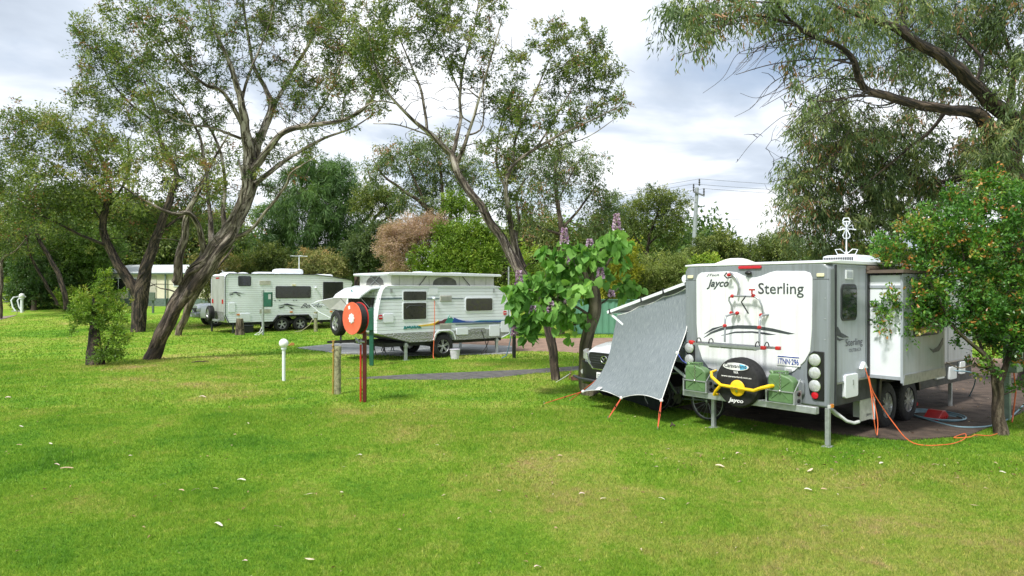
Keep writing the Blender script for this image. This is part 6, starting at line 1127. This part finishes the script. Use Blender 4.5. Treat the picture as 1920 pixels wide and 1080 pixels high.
# trees further back
tree('gum_tree', 'open-crowned gum behind the pop-top caravan, left of the centre gum', 'tree', Vector((at(830, 0, 38).x, 38, .1)), 38,
  [([(835, 620, 9), (830, 520, 8), (822, 440, 7), (800, 390, 6), (760, 360, 5), (720, 330, 3.5), (700, 300, 2)], 0, 0), ([(822, 440, 6), (830, 380, 5), (825, 320, 4), (815, 270, 3)], 0, 1), ([(800, 390, 4), (770, 320, 3), (755, 290, 2)], 0, 0)],
  [(720, 300, 42, 26, 0, 1.5, .9), (760, 290, 35, 30, 0, 1.5, .8), (700, 325, 22, 20, 0, 1, .8), (820, 275, 45, 30, 1, 1.5, 1), (800, 330, 45, 35, 1, 1.5, 1), (850, 340, 45, 40, 1, 1.5, 1), (770, 370, 35, 25, 0, 1.2, .9), (830, 395, 40, 30, 1, 1.5, .9), (880, 300, 35, 40, 1.5, 1.5, .7)], gumg, bark_mid, k=.62, nleaf=75, crad=.62, ll=.17, lw=.055, droop=.5, bare=60, twig=.013)
tree('gum_tree', 'tall sparse gum standing behind the flowering tree', 'tree', Vector((at(1050, 0, 34).x, 34, .05)), 34,
  [([(1052, 640, 8), (1052, 520, 7), (1053, 440, 6.5), (1045, 380, 6), (1040, 330, 5), (1050, 280, 3)], 0, 0), ([(1053, 430, 5), (1080, 400, 4), (1110, 360, 3)], 0, 1), ([(1050, 440, 5), (1010, 425, 4), (985, 400, 3)], 0, 0), ([(1045, 380, 3), (1075, 320, 2.5), (1095, 290, 2)], 0, 0)],
  [(1070, 285, 40, 22, 0, 1.5, 1), (1105, 310, 30, 30, 0, 1.5, 1), (1030, 310, 45, 30, 0, 1.5, 1), (1070, 350, 50, 30, 1, 1.5, .7), (1130, 370, 35, 28, 1, 1.5, 1), (1110, 420, 40, 28, 1, 1.5, .8), (1000, 360, 50, 40, 0, 1.5, .8), (1150, 380, 25, 25, 1, 1.5, .9), (1010, 420, 45, 35, 0, 1.5, .8), (980, 300, 35, 30, 0, 1.4, .6)], gumg, bark_mid, k=.62, nleaf=72, crad=.58, ll=.16, lw=.05, droop=.4, bare=60, twig=.013, extra=.1)
tree('she_oak', 'large dark feathery she-oak behind the long caravan', 'tree', Vector((at(590, 0, 46).x, 46, .6)), 46,
  [([(560, 590, 14), (565, 500, 12), (580, 440, 10), (590, 380, 8), (600, 320, 5)], 0, 0), ([(570, 480, 9), (530, 450, 7), (500, 430, 5)], 0, 0), ([(640, 560, 8), (650, 470, 7), (670, 430, 6), (700, 395, 4)], 0, 1), ([(580, 440, 6), (630, 400, 5), (650, 350, 3)], 0, 1)],
  [(600, 320, 45, 30, 0, 2, 1.2), (560, 350, 50, 35, 0, 2, 1.1), (640, 340, 35, 40, 0, 2, 1.2), (600, 380, 60, 35, -1, 2, 1.2, .05), (530, 400, 50, 35, -1, 2, 1.2), (650, 410, 35, 40, 0, 2, 1.1), (590, 430, 60, 35, -1, 2, 1.2), (520, 450, 45, 30, -1, 2, 1.1), (640, 460, 45, 35, 0, 2, 1.1), (570, 475, 60, 25, -1, 2, 1.1), (500, 490, 50, 20, -1, 2, 1), (620, 500, 60, 20, 0, 2, 1)], cas, bark_dark, k=.42, nleaf=100, crad=.62, ll=.42, lw=.045, droop=.6, twig=.02, bare=20)
tree('wattle_tree', 'flat-topped olive tree between the she-oak and the open gum', 'tree', Vector((at(690, 0, 43).x, 43, .4)), 43,
  [([(668, 560, 7), (672, 470, 6), (690, 430, 5), (710, 400, 4), (730, 380, 3)], 0, 0), ([(690, 430, 4), (740, 400, 3), (760, 380, 2)], 0, 0)],
  [(700, 360, 35, 15, 0, 1.5, 1.6, .12), (735, 370, 35, 15, 0, 1.5, 1.5, .06), (680, 385, 28, 14, 0, 1.5, 1.2, .1), (745, 395, 30, 12, 0, 1.2, .8), (710, 400, 28, 14, 0, 1.2, .7)], olv, bark_dark, k=.8, nleaf=80, crad=.5, ll=.15, lw=.06, twig=.014, bare=50)
def bush(name, label, px, Y, blobs, lm, k=.8, nleaf=90, crad=.5, ll=.13, lw=.06, cat='bush', bm=None, **kw):
    g0 = float(gz(0, Y)); x0 = at(px, 0, Y).x; gy = 540+(H-g0)/Y*F; ty = sum(b[1] for b in blobs)/len(blobs)
    lim = [([(px, gy+2, 5), (px+2, (gy+ty)/2, 4), (px-3, ty, 2.5)], 0, 0), ([(px, gy, 3.5), (px+18, (gy+ty)/2, 3), (px+25, ty+8, 2)], 0, .3), ([(px, gy, 3.5), (px-16, (gy+ty)/2, 3), (px-25, ty+8, 2)], 0, -.3)]
    return tree(name, label, cat, Vector((x0, Y, g0)), Y, lim, blobs, lm, bm or bark_mid, k=k, nleaf=nleaf, crad=crad, ll=ll, lw=lw, crown='foliage', twig=.012, **kw)
bush('round_bush', 'dark rounded bush left of the dry pink one', 690, 41, [(690, 450, 38, 32, 0, 1.3), (695, 485, 40, 25, 0, 1.3), (680, 470, 35, 30, -.5, 1), (720, 430, 30, 16, 0, 1)], leafmat('round_leaf', [(0, (.02, .04, .012)), (.5, (.05, .08, .028)), (1, (.13, .17, .06))]), k=1.5)
bush('dry_bush', 'dry pinkish-brown bush above the pop-top roof', 770, 39, [(775, 435, 45, 26, -2.5, 1.2), (745, 460, 40, 32, -2.5, 1.2), (805, 428, 32, 20, -2.5, 1), (735, 440, 24, 18, -2.5, .8), (755, 495, 40, 20, -2.5, 1), (790, 455, 30, 18, -2.5, .8)], pnk, k=1.7, ll=.14, lw=.025, nleaf=130)
bush('bright_bush', 'bright yellow-green bush right of the dry pink one', 850, 36, [(860, 448, 50, 28, 0, 1.4), (810, 482, 42, 20, -.3, 1), (900, 460, 45, 34, 0, 1.3), (850, 492, 85, 18, -.5, 1), (895, 432, 38, 16, 0, 1), (860, 502, 80, 15, -.5, 1), (840, 440, 28, 18, 0, .8)], brt, k=1.5, ll=.14, lw=.055)
bush('bright_tree', 'small upright bright green tree above the yellow-green bush', 858, 37.5, [(858, 374, 26, 16, 0, .9), (842, 395, 20, 12, 0, .8), (884, 392, 22, 12, 0, .8)], brt, k=1.3, ll=.13, lw=.055, cat='tree')
bush('tan_bush', 'tan-green bush behind the long caravan roof', 602, 40.5, [(600, 490, 42, 20, 0, 1.2), (570, 500, 30, 16, 0, 1), (635, 505, 25, 20, 0, 1), (605, 515, 50, 15, 0, 1)], tan, k=1.7, ll=.11)
bush('dark_shrub', 'dark green shrub left of the tan bush', 490, 43, [(500, 480, 40, 20, 0, 1.3), (460, 495, 40, 18, 0, 1.3, 1, .2), (530, 495, 35, 20, 0, 1.3), (480, 510, 60, 12, 0, 1)], olv, k=1.4)
bush('small_tree', 'yellowish shrub just behind the long caravan tail', 405, 42, [(400, 540, 22, 35, 0, 1), (390, 500, 25, 20, 0, 1), (425, 500, 30, 15, 0, 1, 1, .1)], tan, k=1.2)
tree('olive_tree', 'round olive-crowned tree left of the power pole', 'tree', Vector((at(1212, 0, 44).x, 44, .4)), 44,
  [([(1208, 575, 6), (1210, 520, 6), (1214, 470, 5), (1222, 430, 4), (1235, 395, 3)], 0, 0), ([(1212, 480, 4), (1190, 440, 3), (1180, 410, 2)], 0, 0), ([(1214, 460, 4), (1250, 425, 3), (1265, 400, 2)], 0, 0)],
  [(1225, 375, 38, 22, 0, 1.5, 1.3, .06), (1190, 395, 28, 22, 0, 1.3, 1.2), (1262, 395, 26, 30, 0, 1.3, 1.2), (1225, 410, 45, 24, 0, 1.5, .8), (1200, 435, 36, 18, 0, 1.3, .7), (1255, 435, 30, 22, 0, 1.3, .8), (1235, 460, 40, 18, 0, 1.3, .5)], olv, bark_dark, k=.8, nleaf=80, crad=.55, ll=.15, lw=.055, bare=30, twig=.014)
bush('leafy_bush', 'light olive bush beyond the green fence', 1230, 38, [(1220, 510, 45, 28, 0, 1.3), (1260, 520, 35, 35, 0, 1.3), (1190, 530, 35, 30, 0, 1.2), (1240, 550, 60, 18, 0, 1.2), (1270, 500, 26, 20, 0, 1)], leafmat('light_olive', [(0, (.05, .07, .018)), (.5, (.12, .16, .04)), (1, (.24, .27, .07))]), k=1.3, ll=.16, lw=.04)
bush('yellow_shrub', 'yellowish leafy shrub behind the flowering tree crown', 1165, 36.2, [(1170, 500, 30, 30, 0, 1), (1150, 530, 40, 25, 0, 1), (1180, 470, 22, 16, 0, .8), (1120, 545, 40, 20, 0, 1)], leafmat('yellow_leaf', [(0, (.08, .10, .012)), (.5, (.22, .24, .02)), (1, (.42, .38, .05))]), k=1.0, ll=.16, lw=.05)
bush('hedge_tree', 'rounded olive bush just right of the power pole', 1345, 40, [(1345, 460, 48, 24, 0, 1.4, 1, .05), (1320, 485, 40, 22, 0, 1.3), (1380, 480, 40, 22, 0, 1.3), (1350, 510, 80, 25, 0, 1.2)], olv, k=1.4)
bush('hedge_tree', 'low olive bush between the power pole and the antenna', 1430, 41, [(1430, 470, 42, 20, 0, 1.4), (1460, 460, 30, 22, 0, 1.3, 1, .08), (1440, 500, 80, 25, 0, 1.3), (1500, 480, 35, 25, 0, 1.3)], olv, k=1.4)
bush('yellow_shrub', 'small yellow shrub peeking over the grey and white caravan roof', 1325, 33, [(1330, 490, 26, 10, 0, .8, 1.5, .2), (1300, 500, 20, 12, 0, .8)], brt, k=1.5, crad=.35)
bush('hedge_tree', 'mid-green bush behind the caravan antenna', 1560, 38, [(1560, 490, 60, 20, 0, 1.4), (1620, 480, 50, 25, 0, 1.3), (1680, 490, 50, 30, 0, 1.3), (1600, 520, 90, 25, 0, 1.3)], und, k=1.2)
bush('roadside_bush', 'dense green bush beyond the gravel road at the right edge', 1850, 30, [(1850, 560, 70, 50, 0, 1.5), (1780, 590, 60, 45, 0, 1.4), (1920, 570, 60, 70, 0, 1.5), (1860, 620, 90, 20, 0, 1.2), (1960, 520, 60, 80, 0, 1.5)], und, k=1.0)
for px, Y, lb, bl_, lm_ in ((60, 50, 'dense dark shrubs beside the globe lamp', [(70, 500, 45, 35, 0, 1.8), (50, 540, 35, 25, -.5, 1.4), (100, 530, 45, 35, 0, 1.6), (75, 560, 50, 16, -.5, 1.2)], drk),
      (150, 51, 'dark shrubs behind the leaning trunks', [(150, 500, 50, 50, 0, 1.8), (130, 450, 60, 40, 0, 2), (170, 550, 40, 25, 0, 1.4), (180, 460, 45, 40, 0, 1.8)], und), (40, 55, 'olive shrub mass at the left edge behind the footpath', [(30, 440, 50, 50, 0, 2), (-10, 470, 50, 50, 0, 2), (90, 420, 60, 40, 0, 2)], und),
      (30, 52, 'narrow clipped yellow-green shrub by the old caravan', [(28, 540, 7, 20, 0, .3, 4, .1)], brt), (126, 48, 'small yellow-green bush at the foot of the leaning trunks', [(128, 562, 22, 12, 0, .7, 1.6, .1)], brt)):
    bush('shrub', lb, px, Y, bl_, lm_, k=1.1, ll=.17, lw=.08, crad=.6)
bush('tall_tree', 'tall olive tree behind the cream cabin roof', 300, 62, [(250, 420, 60, 50, 0, 2.5), (330, 440, 60, 45, 0, 2.5), (380, 470, 50, 40, 0, 2.5), (200, 450, 50, 45, 0, 2.5), (280, 470, 80, 30, 0, 2.5), (420, 450, 50, 50, 0, 2.5), (150, 400, 60, 50, 0, 2.5)], gum, k=.6, crad=1.0, ll=.28, lw=.12, cat='tree')
bush('tall_tree', 'dark tree filling the gap behind the pop-top and flowering tree', 980, 48, [(970, 470, 60, 45, 0, 2), (1020, 450, 50, 45, 0, 2), (930, 500, 60, 35, 0, 2), (1060, 500, 60, 50, 0, 2), (1120, 480, 45, 40, 0, 2), (1000, 530, 90, 25, 0, 2), (1140, 430, 40, 35, 0, 2)], olv, k=.75, crad=.8, ll=.22, lw=.09, cat='tree')
bush('green_shrub', 'yellow-green shrub between the two trunks of the centre gum', 985, 32, [(990, 490, 30, 25, 0, 1, 1), (1010, 530, 40, 25, 0, 1, 1), (985, 550, 30, 15, 0, .8)], brt, k=1.0)
# distant belt of trees closing the horizon
n = 150000; th_ = rng.uniform(-1.0, 1.0, n); Yb = rng.uniform(66, 80, n); x = th_*Yb
hgt = 5.2+1.8*np.sin(x*.13)+1.2*np.sin(x*.37+1)+.8*np.sin(x*.9+2); z = rng.random(n)**.8*hgt*(1+.12*rng.normal(size=n))
P = np.stack([x, Yb, 1.25+z], 1); D = rng.normal(size=P.shape)
leaves('distant_wood', P, D, rng.uniform(.3, .7, n), rng.uniform(.15, .35, n), .35+.2*np.sin(x*.21)+.15*rng.normal(size=n), und, None, DIA)
tag(bpy.data.objects['distant_wood'], 'far belt of trees closing the horizon', 'wood', kind='stuff')
# tall grass tuft at the right tree
